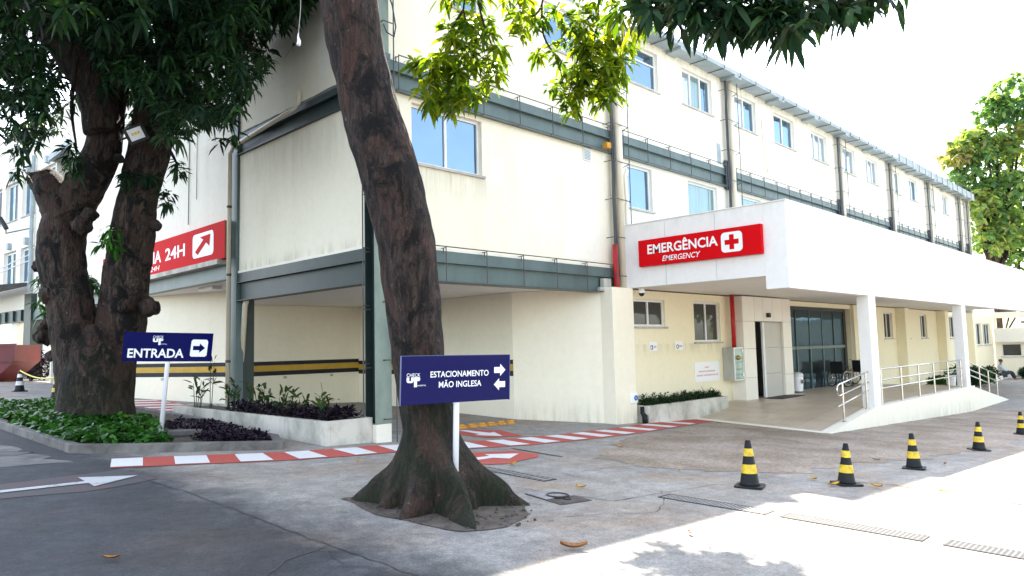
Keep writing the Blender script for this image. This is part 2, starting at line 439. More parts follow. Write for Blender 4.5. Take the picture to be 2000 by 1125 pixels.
M['dial_blue'] = simple('blue_dial', (0.03, 0.16, 0.45), None, 5, rough=0.4, bstr=0)
M['orange'] = simple('orange_yellow_kerb_paint', (0.72, 0.33, 0.02), (0.5, 0.22, 0.03), 6, rough=0.6, bstr=0.1)
M['galv'] = simple('galvanised_sheet', (0.45, 0.45, 0.40), (0.33, 0.33, 0.29), 3, (1, 1, 0.3), rough=0.55, bstr=0.05)


# ------------------------------------------------------------------ mesh building
class MB:
    def __init__(s): s.v = []; s.f = []; s.m = []

    def add(s, verts, faces, mi=0):
        o = len(s.v)
        s.v += [tuple(v) for v in verts]
        s.f += [tuple(i + o for i in f) for f in faces]
        s.m += [mi] * len(faces)
        return s

    def box(s, a, b, mi=0, fr=None):
        x0, x1 = sorted((a[0], b[0])); y0, y1 = sorted((a[1], b[1])); z0, z1 = sorted((a[2], b[2]))
        vs = [(x0, y0, z0), (x1, y0, z0), (x1, y1, z0), (x0, y1, z0), (x0, y0, z1), (x1, y0, z1), (x1, y1, z1), (x0, y1, z1)]
        if fr: vs = [fr(*v) for v in vs]
        return s.add(vs, [(0, 3, 2, 1), (4, 5, 6, 7), (0, 1, 5, 4), (1, 2, 6, 5), (2, 3, 7, 6), (3, 0, 4, 7)], mi)

    def bar(s, p, q, r=0.01, n=6, r2=None, mi=0):
        p = Vector(p); q = Vector(q); d = (q - p)
        if d.length < 1e-6: return s
        d.normalize()
        a = d.orthogonal().normalized(); b = d.cross(a)
        r2 = r if r2 is None else r2
        vs = []
        for c, rr in ((p, r), (q, r2)):
            for i in range(n):
                t = 2 * math.pi * i / n
                vs.append(c + (a * math.cos(t) + b * math.sin(t)) * rr)
        fs = [(i, (i + 1) % n, n + (i + 1) % n, n + i) for i in range(n)]
        fs += [tuple(reversed(range(n))), tuple(range(n, 2 * n))]
        return s.add(vs, fs, mi)

    def path(s, pts, r, n=8, mi=0):
        """tube along a polyline with mitred rings"""
        pts = [Vector(p) for p in pts]
        rs = r if isinstance(r, (list, tuple)) else [r] * len(pts)
        o = None; vs = []
        t0 = (pts[1] - pts[0]).normalized()
        a = t0.orthogonal().normalized()
        for i, p in enumerate(pts):
            t = (pts[min(i + 1, len(pts) - 1)] - pts[max(i - 1, 0)]).normalized()
            a = (a - t * a.dot(t)).normalized(); b = t.cross(a)
            for k in range(n):
                w = 2 * math.pi * k / n
                vs.append(p + (a * math.cos(w) + b * math.sin(w)) * rs[i])
        fs = []
        for i in range(len(pts) - 1):
            for k in range(n):
                fs.append((i * n + k, i * n + (k + 1) % n, (i + 1) * n + (k + 1) % n, (i + 1) * n + k))
        fs += [tuple(reversed(range(n))), tuple(range((len(pts) - 1) * n, len(pts) * n))]
        return s.add(vs, fs, mi)

    def lathe(s, prof, c=(0, 0, 0), n=24, mi=0, cap=True):
        vs = []
        for r, z in prof:
            for k in range(n):
                w = 2 * math.pi * k / n
                vs.append((c[0] + r * math.cos(w), c[1] + r * math.sin(w), c[2] + z))
        fs = []
        for i in range(len(prof) - 1):
            for k in range(n):
                fs.append((i * n + k, i * n + (k + 1) % n, (i + 1) * n + (k + 1) % n, (i + 1) * n + k))
        if cap: fs += [tuple(reversed(range(n))), tuple(range((len(prof) - 1) * n, len(prof) * n))]
        return s.add(vs, fs, mi)

    def prism(s, pts, z0, z1, mi=0, fr=None):
        n = len(pts)
        z0f = z0 if callable(z0) else (lambda x, y: z0)
        z1f = z1 if callable(z1) else (lambda x, y: z1)
        vs = [(x, y, z0f(x, y)) for x, y in pts] + [(x, y, z1f(x, y)) for x, y in pts]
        if fr: vs = [fr(*v) for v in vs]
        fs = [tuple(reversed(range(n))), tuple(range(n, 2 * n))] + [(i, (i + 1) % n, n + (i + 1) % n, n + i) for i in range(n)]
        return s.add(vs, fs, mi)

    def torus(s, c, axis, R_, r, n=28, m=6, mi=0):
        c = Vector(c); ax = Vector(axis).normalized(); a = ax.orthogonal().normalized(); b = ax.cross(a)
        vs = []
        for i in range(n):
            t = 2 * math.pi * i / n; d = a * math.cos(t) + b * math.sin(t)
            for j in range(m):
                w = 2 * math.pi * j / m
                vs.append(c + d * (R_ + r * math.cos(w)) + ax * (r * math.sin(w)))
        fs = [(i * m + j, ((i + 1) % n) * m + j, ((i + 1) % n) * m + (j + 1) % m, i * m + (j + 1) % m) for i in range(n) for j in range(m)]
        return s.add(vs, fs, mi)

    def build(s, name, mat, parent=None, bevel=0, smooth=False):
        me = bpy.data.meshes.new(name)
        me.from_pydata(s.v, [], s.f)
        mats = mat if isinstance(mat, (list, tuple)) else [mat]
        for m in mats: me.materials.append(m)
        if len(mats) > 1: me.polygons.foreach_set('material_index', s.m)
        bm = bmesh.new(); bm.from_mesh(me)
        bmesh.ops.recalc_face_normals(bm, faces=bm.faces)
        bm.to_mesh(me); bm.free()
        if smooth: me.polygons.foreach_set('use_smooth', [True] * len(me.polygons))
        return link(name, me, parent, bevel)


def link(name, me, parent=None, bevel=0):
    o = bpy.data.objects.new(name, me)
    COL.objects.link(o)
    if parent: attach(o, parent)
    if bevel:
        b = o.modifiers.new('bevel', 'BEVEL'); b.width = bevel; b.segments = 2; b.limit_method = 'ANGLE'
    return o


def root_of(o):
    while o.parent: o = o.parent
    return o


def attach(o, parent):
    o.parent = parent
    r = root_of(parent)
    if parent is r: o.matrix_parent_inverse = Matrix.Translation(-r.location)


def tag(o, label=None, cat=None, group=None, kind=None):
    for k, v in (('label', label), ('category', cat), ('group', group), ('kind', kind)):
        if v: o[k] = v
    return o


def thing(name, label, cat, loc=(0, 0, 0), group=None):
    o = bpy.data.objects.new(name, None)
    COL.objects.link(o)
    o.location = loc
    o.empty_display_size = 0.2
    return tag(o, label, cat, group)


def dup(root, loc, rz=0, label=None, scale=None):
    def cp(o, par):
        c = o.copy(); COL.objects.link(c)
        c.parent = par
        for ch in o.children: cp(ch, c)
        return c
    r = root.copy(); COL.objects.link(r)
    for ch in root.children: cp(ch, r)
    r.location = loc; r.rotation_euler = (0, 0, rz)
    if scale: r.scale = (scale,) * 3
    if label: r['label'] = label
    return r


def structure(name, mb, mat, **kw):
    o = mb.build(name, mat, **kw); o['kind'] = 'structure'; return o


class Frame:
    """u runs to the right as seen from outside, v up, w outwards from the wall face"""
    def __init__(s, O, u, n): s.O = Vector(O); s.u = Vector(u).normalized(); s.n = Vector(n).normalized()
    def __call__(s, u, w, v): return s.O + s.u * u + s.n * w + Vector((0, 0, v))


FR = Frame((0, 10.6, 0), (1, 0, 0), (0, -1, 0))        # long right-hand front
FL = Frame((7.4, 0, 0), (0, -1, 0), (-1, 0, 0))        # left-hand front, u = -y
FW = Frame((8.7, 44.8, 0), (0.0872, -0.9962, 0), (-0.9962, -0.0872, 0))   # far left wing


def fbox(mb, fr, u0, u1, v0, v1, w0, w1, mi=0): return mb.box((u0, w0, v0), (u1, w1, v1), mi, fr)


def wall(fr, u0, u1, v0, v1, holes, mat, parent, depth=0.2, name='wall'):
    us = sorted({u0, u1, *[h[0] for h in holes], *[h[1] for h in holes]})
    vsx = sorted({v0, v1, *[h[2] for h in holes], *[h[3] for h in holes]})
    mb = MB()
    for a, b in zip(us, us[1:]):
        for c, d in zip(vsx, vsx[1:]):
            mu, mv = (a + b) / 2, (c + d) / 2
            if any(h[0] < mu < h[1] and h[2] < mv < h[3] for h in holes): continue
            mb.add([fr(a, 0, c), fr(b, 0, c), fr(b, 0, d), fr(a, 0, d)], [(0, 1, 2, 3)])
    for a, b, c, d in [(u0, u1, v0, v1)] + list(holes):
        q = [(a, c), (b, c), (b, d), (a, d)]
        for i in range(4):
            p, r = q[i], q[(i + 1) % 4]
            mb.add([fr(p[0], 0, p[1]), fr(r[0], 0, r[1]), fr(r[0], -depth, r[1]), fr(p[0], -depth, p[1])], [(0, 1, 2, 3)])
    return mb.build(name, mat, parent)


def window(fr, u0, u1, v0, v1, parent, gl='glass', n=2, sill=True, inset=0.09, bars=(), label=None, fw=0.055):
    mb = MB()
    w0, w1 = -inset - 0.05, -inset
    g = 0.002
    fbox(mb, fr, u0 + g, u1 - g, v0 + g, v0 + fw, w0, w1); fbox(mb, fr, u0 + g, u1 - g, v1 - fw, v1 - g, w0, w1)
    fbox(mb, fr, u0 + g, u0 + fw, v0 + fw, v1 - fw, w0, w1); fbox(mb, fr, u1 - fw, u1 - g, v0 + fw, v1 - fw, w0, w1)
    for i in range(1, n):
        u = u0 + (u1 - u0) * i / n
        fbox(mb, fr, u - 0.028, u + 0.028, v0 + fw, v1 - fw, w0, w1 + 0.004)
    for h in bars: fbox(mb, fr, u0 + fw, u1 - fw, h - 0.02, h + 0.02, w0, w1 - 0.003)
    f = mb.build('window', M['alu'], parent)
    if label: f['label'] = label
    for i in range(n):
        pb = MB()
        a = u0 + (u1 - u0) * i / n; b = u0 + (u1 - u0) * (i + 1) / n
        off = -0.03 if i % 2 else -0.02
        fbox(pb, fr, a + 0.02, b - 0.02, v0 + 0.02, v1 - 0.02, w0 + 0.02 + off * 0.2, w0 + 0.026 + off * 0.2)
        gname = gl[i % len(gl)] if isinstance(gl, (list, tuple)) else gl
        pb.build('pane', M[gname], f)
    if sill:
        sb = MB(); fbox(sb, fr, u0 - 0.06, u1 + 0.06, v0 - 0.05, v0 - 0.002, -inset, 0.05)
        sb.build('sill', M['sill'], f)
    return f


def text_mb(body, fr, u0, u1, v0, v1, w, bold=0.0, shear=0.0, depth=0.004):
    """lettering fitted to a rectangle on a frame, as real thin letters"""
    cu = bpy.data.curves.new('lettering', 'FONT')
    cu.body = body; cu.size = 1; cu.offset = bold; cu.resolution_u = 3; cu.shear = shear
    cu.fill_mode = 'FRONT'
    ob = bpy.data.objects.new('lettering', cu); COL.objects.link(ob)
    bpy.context.view_layer.update()
    me = bpy.data.meshes.new_from_object(ob.evaluated_get(bpy.context.evaluated_depsgraph_get()))
    co = [v.co.copy() for v in me.vertices]; fa = [tuple(p.vertices) for p in me.polygons]
    bpy.data.objects.remove(ob); bpy.data.curves.remove(cu); bpy.data.meshes.remove(me)
    xs = [c.x for c in co]; ys = [c.y for c in co]
    sx = (u1 - u0) / (max(xs) - min(xs)); sy = (v1 - v0) / (max(ys) - min(ys))
    mb = MB()
    mb.add([fr(u0 + (c.x - min(xs)) * sx, w, v0 + (c.y - min(ys)) * sy) for c in co], fa)
    return mb


def flat(fr, pts, w, mb=None):
    mb = mb or MB()
    return mb.add([fr(u, w, v) for u, v in pts], [tuple(range(len(pts)))])


def rrect(u0, u1, v0, v1, r, n=6):
    out = []
    for cx, cy, a0 in ((u1 - r, v1 - r, 0), (u0 + r, v1 - r, 90), (u0 + r, v0 + r, 180), (u1 - r, v0 + r, 270)):
        for i in range(n + 1):
            t = R(a0 + 90 * i / n); out.append((cx + r * math.cos(t), cy + r * math.sin(t)))
    return out


# ------------------------------------------------------------------ ground and pavings
gx = [-600, -10, 28.5, 700]; gy = [-600, -12, 35, 700]
mb = MB()
vs_ = [(x, y, gz(x, y)) for y in gy for x in gx]
mb.add(vs_, [(j * 4 + i, j * 4 + i + 1, (j + 1) * 4 + i + 1, (j + 1) * 4 + i) for j in range(3) for i in range(3)])
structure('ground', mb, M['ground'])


def sheet(pts, lift, mb=None):
    mb = mb or MB()
    return mb.add([(x, y, gz(x, y) + lift) for x, y in pts], [tuple(range(len(pts)))])


def rough_poly(pts, amp=0.06, step=0.25, seed=0):
    out = []
    for i, p in enumerate(pts):
        q = pts[(i + 1) % len(pts)]
        L = math.hypot(q[0] - p[0], q[1] - p[1]); n = max(1, int(L / step))
        for k in range(n):
            t = k / n; x = p[0] + (q[0] - p[0]) * t; y = p[1] + (q[1] - p[1]) * t
            x += amp * noise.noise((x * 2.1 + seed, y * 2.1, 3)); y += amp * noise.noise((x * 2.1, y * 2.1 + seed, 9))
            out.append((x, y))
    return out


structure('rough_pavement', sheet(rough_poly([(9.2, 7.25), (12.0, 8.5), (16.75, 9.15), (16.2, 6.25), (30, 6.25), (30, 3.9), (17.0, 3.2), (13.0, 3.7), (9.9, 4.5), (9.0, 5.4), (8.85, 6.4)], 0.45, 0.2), 0.004), M['agg'])

# red crossing strip with white dashes
strip_c = [(3.14, 10.62), (3.9, 10.38), (4.7, 10.08), (5.4, 9.88), (6.2, 9.78), (7.0, 9.74), (8.2, 9.35), (9.3, 9.14), (11.0, 9.1), (12.6, 9.2), (14.2, 9.42), (15.5, 9.6), (16.7, 9.78)]
def offs(c, h):
    out = []
    for i, p in enumerate(c):
        a = c[max(0, i - 1)]; b = c[min(len(c) - 1, i + 1)]
        dx, dy = b[0] - a[0], b[1] - a[1]; L = math.hypot(dx, dy)
        out.append((p[0] - dy / L * h, p[1] + dx / L * h))
    return out
up_, dn_ = offs(strip_c, 0.44), offs(strip_c, -0.44)
mb = MB()
for i in range(len(strip_c) - 1): sheet([dn_[i], dn_[i + 1], up_[i + 1], up_[i]], 0.008, mb)
structure('crossing_strip', mb, M['red_paint'])
def on_strip(t, h):
    i = min(int(t), len(strip_c) - 2); f = t - i
    c = offs(strip_c, h)
    return (c[i][0] + (c[i + 1][0] - c[i][0]) * f, c[i][1] + (c[i + 1][1] - c[i][1]) * f)
def t_of_x(x):
    if x <= strip_c[0][0]: return 0.0
    for i in range(len(strip_c) - 1):
        if strip_c[i][0] <= x <= strip_c[i + 1][0]: return i + (x - strip_c[i][0]) / (strip_c[i + 1][0] - strip_c[i][0])
    return len(strip_c) - 1.001
for k, x in enumerate([3.3, 4.07, 4.83, 5.55, 6.37, 7.15, 8.3, 9.12, 9.88, 10.65, 11.48, 12.3, 13.32, 14.34, 15.4]):
    w = 0.2
    structure('crossing_dash', sheet([on_strip(t_of_x(x - w), -0.38), on_strip(t_of_x(x + w), -0.38), on_strip(t_of_x(x + w), 0.38), on_strip(t_of_x(x - w), 0.38)], 0.012), M['white_paint'])
# arrows
structure('arrow_backing', sheet(rough_poly([(1.3, 9.65), (2.0, 9.78), (3.06, 10.0), (3.2, 9.1), (2.36, 8.72), (1.3, 8.9)], 0.05), 0.004), M['faded_red'])
structure('road_arrow', sheet([(0.2, 9.16), (0.2, 9.02), (2.5, 9.22), (2.49, 8.97), (3.08, 9.41), (2.51, 9.67), (2.5, 9.36)], 0.012), worn_paint('faded_white_road_paint', (0.5, 0.5, 0.5), (0.12, 0.12, 0.125), 0.62))
structure('arrow_backing', sheet([(7.4, 8.66), (8.45, 8.36), (8.5, 7.85), (8.26, 7.63), (7.35, 7.43), (6.6, 7.7), (6.6, 8.3)], 0.008), M['red_paint'])
structure('road_arrow', sheet([(6.7, 8.1), (6.7, 7.86), (7.6, 7.95), (7.74, 7.74), (8.26, 8.05), (7.75, 8.3), (7.68, 8.12)], 0.012), M['white_paint'])
structure('arrow_backing', sheet([(9.55, 11.5), (9.95, 11.3), (10.5, 10.75), (10.14, 9.75), (9.36, 9.93), (9.2, 10.9)], 0.008), M['red_paint'])
structure('road_arrow', sheet([(9.72, 11.2), (9.86, 11.15), (9.95, 10.5), (10.12, 10.55), (9.76, 9.93), (9.42, 10.35), (9.62, 10.42)], 0.012), M['white_paint'])
mb = MB(); sheet([(6.3, 18.2), (7.9, 18.0), (7.9, 22.6), (6.3, 22.8)], 0.004, mb)
structure('crossing_strip', mb, M['red_paint'])
for y in (18.6, 19.5, 20.4, 21.3, 22.2):
    structure('crossing_dash', sheet([(6.4, y), (7.8, y - 0.1), (7.8, y + 0.3), (6.4, y + 0.4)], 0.008), M['white_paint'])
# pale cement patches on the roadway
structure('cement_patch', sheet(rough_poly([(1.2, 11.2), (2.7, 11.0), (2.6, 12.6), (2.4, 14.0), (1.2, 14.6)], 0.25, 0.15, 4), 0.004), simple('pale_cement_film', (0.2, 0.195, 0.185), (0.08, 0.08, 0.08), 2.2, rough=0.85, bstr=0.3))


def crack(pts, w=0.012, seed=0):
    mb = MB(); P = []
    for i in range(len(pts) - 1):
        a, b = pts[i], pts[i + 1]; L = math.hypot(b[0] - a[0], b[1] - a[1]); n = max(2, int(L / 0.05))
        for k in range(n):
            t = k / n; x = a[0] + (b[0] - a[0]) * t; y = a[1] + (b[1] - a[1]) * t
            P.append((x + 0.03 * noise.noise((x * 5, y * 5, seed)), y + 0.03 * noise.noise((x * 5, y * 5, seed + 5)), w * (0.35 + 1.1 * abs(noise.noise((x * 7, y * 7, seed + 9))))))
    for (x, y, a), (x2, y2, b) in zip(P, P[1:]):
        dx, dy = x2 - x, y2 - y; L = math.hypot(dx, dy) or 1; nx, ny = -dy / L, dx / L
        sheet([(x - nx * a, y - ny * a), (x2 - nx * b, y2 - ny * b), (x2 + nx * b, y2 + ny * b), (x + nx * a, y + ny * a)], 0.006, mb)
    structure('pavement_crack', mb, M['crack'])
crack([(3.06, 9.24), (3.14, 8.1), (3.15, 6.8), (3.15, 5.5), (3.18, 4.6), (3.2, 3.4)], 0.012, 1)
crack([(2.2, 4.6), (2.45, 4.85), (2.7, 5.06), (3.14, 5.2)], 0.012, 2)
crack([(2.95, 4.7), (3.03, 4.95), (3.1, 5.15)], 0.006, 3)
crack([(6.05, 6.6), (6.16, 5.95), (6.38, 5.01), (6.41, 4.82), (6.95, 4.78), (8.31, 4.65)], 0.009, 4)
crack([(7.72, 6.32), (8.32, 6.29), (8.51, 6.24), (9.08, 5.9)], 0.009, 5)
crack([(9.94, 3.6), (10.11, 3.18), (10.02, 2.67), (9.95, 2.0), (9.9, 1.2)], 0.018, 6)
crack([(9.3, 10.2), (10.2, 8.2), (12.0, 6.5)], 0.006, 7)
crack([(5.4, 4.7), (6.3, 4.2), (6.9, 4.5), (7.4, 4.9)], 0.006, 8)
crack([(6.8, 8.9), (7.4, 7.0), (7.3, 5.6)], 0.006, 9)
structure('tree_pit_soil', sheet(rough_poly([(4.2, 6.75), (4.08, 6.0), (4.12, 5.4), (4.3, 4.86), (4.68, 4.74), (5.2, 4.98), (5.55, 5.38), (5.45, 6.1), (5.2, 6.8)], 0.16, 0.06, 3), 0.008), M['soil'])

mb = MB()
for k in range(170):
    a = rng.uniform(0, 6.283); q = rng.uniform(0.5, 1.0); x = 4.83 + 0.8 * q * math.cos(a); y = 5.75 + 1.05 * q * math.sin(a); r = rng.uniform(0.005, 0.019)
    h = rng.uniform(0.4, 0.9) * r; w = [(x + r * rng.uniform(0.7, 1.2) * math.cos(t), y + r * rng.uniform(0.7, 1.2) * math.sin(t)) for t in (0, 1.1, 2.3, 3.4, 4.6, 5.5)]
    mb.prism(w, lambda u, v: gz(u, v) + 0.004, lambda u, v, h=h: gz(u, v) + 0.01 + h)
tag(mb.build('pit_litter', M['soil']), 'loose grit and crumbs of soil around the leaning trunk', 'litter', kind='stuff')

# terrace in front of the entrance: one raised tiled floor with its ramped left edge
TZ = -0.1
mb = MB()
top = [(16.24, 6.3, -0.44), (19.2, 6.3, TZ), (29.4, 6.3, TZ), (29.4, 10.55, TZ), (19.4, 10.55, TZ), (16.9, 10.39, -0.36)]
mb.add([(x, y, z) for x, y, z in top], [(0, 1, 4, 5), (1, 2, 3, 4)], 0)
for i in range(4):
    (x, y, z), (x2, y2, z2) = top[i], top[(i + 1) % 6]
    mb.add([(x, y, z), (x2, y2, z2), (x2, y2, -1.4), (x, y, -1.4)], [(0, 1, 2, 3)], 1)
structure('entrance_terrace', mb, [M['tile'], M['terrace_white']])
mb = MB()
for x0, z0, x1, z1 in ((16.2, -0.442, 19.2, TZ), (19.2, TZ, 28.9, TZ)):
    mb.add([(x0, 6.27, z0 + 0.008), (x1, 6.27, z1 + 0.008), (x1, 6.52, z1 + 0.008), (x0 + 0.02, 6.52, z0 + 0.008)], [(0, 1, 2, 3)])
    mb.add([(x0, 6.27, z0 + 0.008), (x1, 6.27, z1 + 0.008), (x1, 6.27, -1.4), (x0, 6.27, -1.4)], [(0, 1, 2, 3)])
mb.add([(16.16, 6.4, -0.44), (16.34, 6.4, -0.42), (17.02, 10.3, -0.34), (16.84, 10.3, -0.36)], [(0, 1, 2, 3)])
structure('terrace_kerb', mb, M['terrace_white'])
mb = MB()
mb.add([(28.9, 6.27, TZ + 0.008), (34.7, 6.27, -0.95), (34.7, 7.7, -0.95), (28.9, 7.7, TZ + 0.008), (28.9, 6.27, -1.4), (34.7, 6.27, -1.4)], [(0, 1, 2, 3), (0, 4, 5, 1)])
structure('access_ramp', mb, M['terrace_white'])

# ------------------------------------------------------------------ main building
B = thing('hospital_building', 'three storey cream hospital block with green steel beams and a long front of windows', 'building', (7.4, 10.6, 0))
ROOF = 9.86
bays = [7.4, 14.5, 20.5, 29.7, 36.0, 42.1, 48.3]
ends = bays[1:] + [50.6]
up_win = {0: [(9.0, 10.05, 'glass', 2), (12.05, 13.61, 'glass', 2)], 1: [(15.06, 16.74, 'glass', 1), (18.01, 19.71, ['glass_pale', 'glass_curtain', 'glass'], 3)],
          2: [(21.15, 22.64, ['glass_pale', 'glass'], 2), (23.99, 25.68, 'glass', 2), (27.2, 28.75, 'glass_pale', 3)],
          3: [(30.31, 31.82, 'glass_pale', 2), (33.11, 34.64, 'glass_pale', 3)], 4: [(36.56, 37.85, 'glass_pale', 2), (39.2, 40.58, ['glass_pale', 'glass'], 2)],
          5: [(42.71, 43.72, ['glass', 'glass_pale'], 2), (45.3, 46.5, ['glass', 'glass_pale'], 2)], 6: []}
mid_win = {0: [(8.18, 9.99, 'glass', 2)], 1: [(15.1, 16.24, 'glass', 1), (18.07, 19.77, ['glass_curtain'], 1)], 2: [(21.25, 22.71, 'glass_curtain', 1), (24.6, 26.1, 'glass', 2)], 3: [], 4: [], 5: [], 6: []}
for i, (a, b) in enumerate(zip(bays, ends)):
    u0, u1 = (a + 0.12 if i == 0 else a), b - 0.001 * (i + 1)
    mat = M['cream'] if i == 0 else M['white_plaster']
    hs = [(w[0], w[1], 8.52, 9.6) for w in up_win[i]]
    wall(FR, u0, u1, 6.95, ROOF, hs, mat, B)
    for w in up_win[i]: window(FR, w[0], w[1], 8.52, 9.6, B, w[2], w[3], bars=(9.25,) if i == 1 and w[3] == 1 else ())
    hs = [(w[0], w[1], 5.12 if i < 2 and w[0] < 17 else 4.95, 6.27) for w in mid_win[i]]
    wall(FR, u0, u1, 3.5, 6.37, hs, mat, B)
    for w, h in zip(mid_win[i], hs): window(FR, w[0], w[1], h[2], h[3], B, w[2], w[3])
    # floor beams: web, two flanges, an upper channel
    for z0, z1 in ((2.87, 3.5), (6.37, 6.97)):
        if z0 < 3 and i > 0: continue
        mb = MB(); zm = z0 + (z1 - z0) * 0.6
        fbox(mb, FR, u0, u1, z0 + 0.015, zm, -0.18, 0.0)
        fbox(mb, FR, u0, u1, z0, z0 + 0.016, -0.18, 0.10)
        fbox(mb, FR, u0, u1, zm, zm + 0.016, -0.18, 0.10)
        fbox(mb, FR, u0, u1, zm + 0.016, z1 - 0.02, -0.18, 0.055)
        mb.build('beam', M['steel'], B)
        # ragged white mortar bed along the beam's top
        mo = MB(); n = int((u1 - u0) / 0.12)
        for k in range(n):
            ua = u0 + (u1 - u0) * k / n; ub = u0 + (u1 - u0) * (k + 1) / n
            h = 0.018 + 0.028 * (noise.noise((ua * 2.3, z0, i)) + 0.5)
            fbox(mo, FR, ua, ub - 0.0005, z1 - 0.02, z1 + h, 0.002, 0.03 + 0.02 * abs(noise.noise((ua * 3, 1, 1))))
        mo.build('mortar_bed', M['white_plaster'], B)
        # wire cage in front of the beam
        rk = MB(); w = 0.17
        ra, rb = u0 + 0.25, u1 - 0.3
        rk.bar(FR(ra, w, z1 + 0.05), FR(rb, w, z1 + 0.05), 0.011); rk.bar(FR(ra, w, z0 + 0.005), FR(rb, w, z0 + 0.005), 0.011)
        n = max(2, round((rb - ra) / 1.0))
        for k in range(n + 1):
            u = ra + (rb - ra) * k / n
            rk.bar(FR(u, w, z0), FR(u, w, z1 + 0.06), 0.011); rk.bar(FR(u, w, z1 + 0.03), FR(u, 0, z1 + 0.03), 0.009); rk.bar(FR(u, w, z0 + 0.01), FR(u, 0, z0 + 0.01), 0.009)
            rk.bar(FR(u - 0.05, w - 0.02, z1 + 0.02), FR(u - 0.05, w - 0.02, z1 - 0.09), 0.013)
        rk.build('wire_cage', M['rod'], B)
# patches of fresh plaster
for fr_, u0, u1, v0, v1, mt in ((FR, 12.55, 13.9, 3.62, 6.0, 'white_plaster'), (FR, 10.2, 10.62, 4.98, 5.6, 'white_plaster'), (FR, 19.85, 20.1, 7.05, 7.7, 'gutter'), (FL, -12.6, -11.3, 7.1, 8.6, 'white_plaster')):
    q = MB(); flat(fr_, rough_poly([(u0, v0), (u1, v0), (u1, v1), (u0, v1)], 0.05, 0.06, u0), 0.002, q); q.build('plaster_repair', M[mt], B)
# steel posts with pipes and cages on the front
for i, X in enumerate(bays[1:] + [50.2]):
    zb = 2.98 if i == 0 else 3.4
    c = MB(); fbox(c, FR, X - 0.12, X + 0.12, zb, ROOF + 0.15, -0.2, 0.035); c.build('post', M['white_plaster'] if i else M['cream'], B)
    p = MB(); p.path([FR(X + 0.05, 0.16, ROOF - 0.02), FR(X + 0.05, 0.16, zb)], 0.1 if i == 0 else 0.075, 12); p.build('downpipe', M['pipe_cream'], B, smooth=True)
    q = MB()
    for du, r in ((-0.13, 0.036), (-0.19, 0.02)):
        pts = [FR(X + du + 0.015 * math.sin(k * 1.3 + i), 0.12 + 0.01 * (k % 2), ROOF - 0.1 - (ROOF - zb - 0.15) * k / 12) for k in range(13)]
        q.path(pts, r, 7)
    q.build('cable_bundle', M['pipe_dark'], B)
    rk = MB()
    for du in (-0.36, 0.33):
        rk.bar(FR(X + du, 0.27, zb + 0.05), FR(X + du, 0.27, ROOF - 0.15), 0.012)
    z = zb + 0.3
    while z < ROOF - 0.2:
        rk.bar(FR(X - 0.36, 0.27, z), FR(X + 0.33, 0.27, z), 0.01); rk.bar(FR(X - 0.36, 0.27, z), FR(X - 0.36, 0, z), 0.01); rk.bar(FR(X + 0.33, 0.27, z), FR(X + 0.33, 0, z - 0.06), 0.01)
        z += 0.95
    rk.build('wire_cage', M['rod'], B)
    if i > 0:
        s = MB(); fbox(s, FR, X - 0.3, X - 0.05, 6.3, 7.2, 0.036, 0.1); s.build('splice_plate', M['pipe_dark'], B)
mb = MB(); mb.path([FR(14.2, 0.2, 4.05), FR(14.22, 0.2, 2.93)], 0.065, 12)
mb.build('fire_pipe', M['pipe_red'], B, smooth=True)
mb = MB()
mb.path([FR(14.78, 0.2, 5.85), FR(14.72, 0.26, 5.95), FR(14.68, 0.24, 5.8), FR(14.74, 0.22, 5.2), FR(14.7, 0.2, 4.6)], 0.05, 8)
mb.build('wrapped_hose', M['white_plaster'], B, smooth=True)
mb = MB(); fbox(mb, FR, 13.98, 14.14, 6.42, 6.56, 0.1, 0.24); mb.build('junction_box', M['orange'], B)
mb = MB(); mb.path([FR(13.6, 0.12, 2.93), FR(13.85, 0.14, 2.95), FR(14.05, 0.12, 2.92)], 0.05, 8); fbox(mb, FR, 13.75, 14.05, 2.9, 3.2, 0.06, 0.16)
mb.build('valve_assembly', M['galv'], B)
# vent grille
g = MB(); fbox(g, FR, 13.31, 13.59, 6.04, 6.33, 0.002, 0.03)
g = g.build('vent_grille', M['alu'], B)
s = MB()
for k in range(7): fbox(s, FR, 13.335, 13.565, 6.065 + k * 0.036, 6.083 + k * 0.036, 0.0305, 0.042)
s.build('slat', M['gutter'], g)
# thin cable dropping down the front
mb = MB(); mb.path([FR(23.0, 0.02, 9.1), FR(23.05, 0.03, 8.0), FR(23.3, 0.03, 7.3), FR(23.6, 0.12, 7.05)], 0.018, 6); mb.build('cable', M['pipe_cream'], B)
# eave with gutter and brackets
mb = MB(); fbox(mb, FR, 15.2, 50.4, 9.83, 9.87, -0.2, 0.5); mb.build('eave', M['gutter'], B)
mb = MB(); fbox(mb, FR, 15.2, 36, 9.872, 9.97, 0.46, 0.5); fbox(mb, FR, 36.01, 50.4, 9.872, 10.2, 0.46, 0.5); fbox(mb, FR, 15.2, 50.4, 9.872, 10.0, -0.2, -0.1); mb.build('gutter', M['gutter'], B)
rk = MB(); u = 15.4
while u < 50.3:
    rk.bar(FR(u, -0.05, 9.8), FR(u, 0.56, 9.8), 0.013); rk.bar(FR(u, 0.56, 9.8), FR(u, 0.56, 10.38), 0.012)
    u += 1.03
rk.bar(FR(15.4, 0.56, 10.36), FR(50.3, 0.56, 10.36), 0.011)
rk.build('gutter_bracket', M['rod'], B)
for u in (17.4, 20.5, 23.6, 26.6, 29.7, 32.9, 36, 39, 42.1, 45.2, 48.3):
    mb = MB(); fbox(mb, FR, u - 0.22, u + 0.22, 9.74, 9.825, 0.02, 0.5); mb.build('eave_bracket', M['gutter'], B)
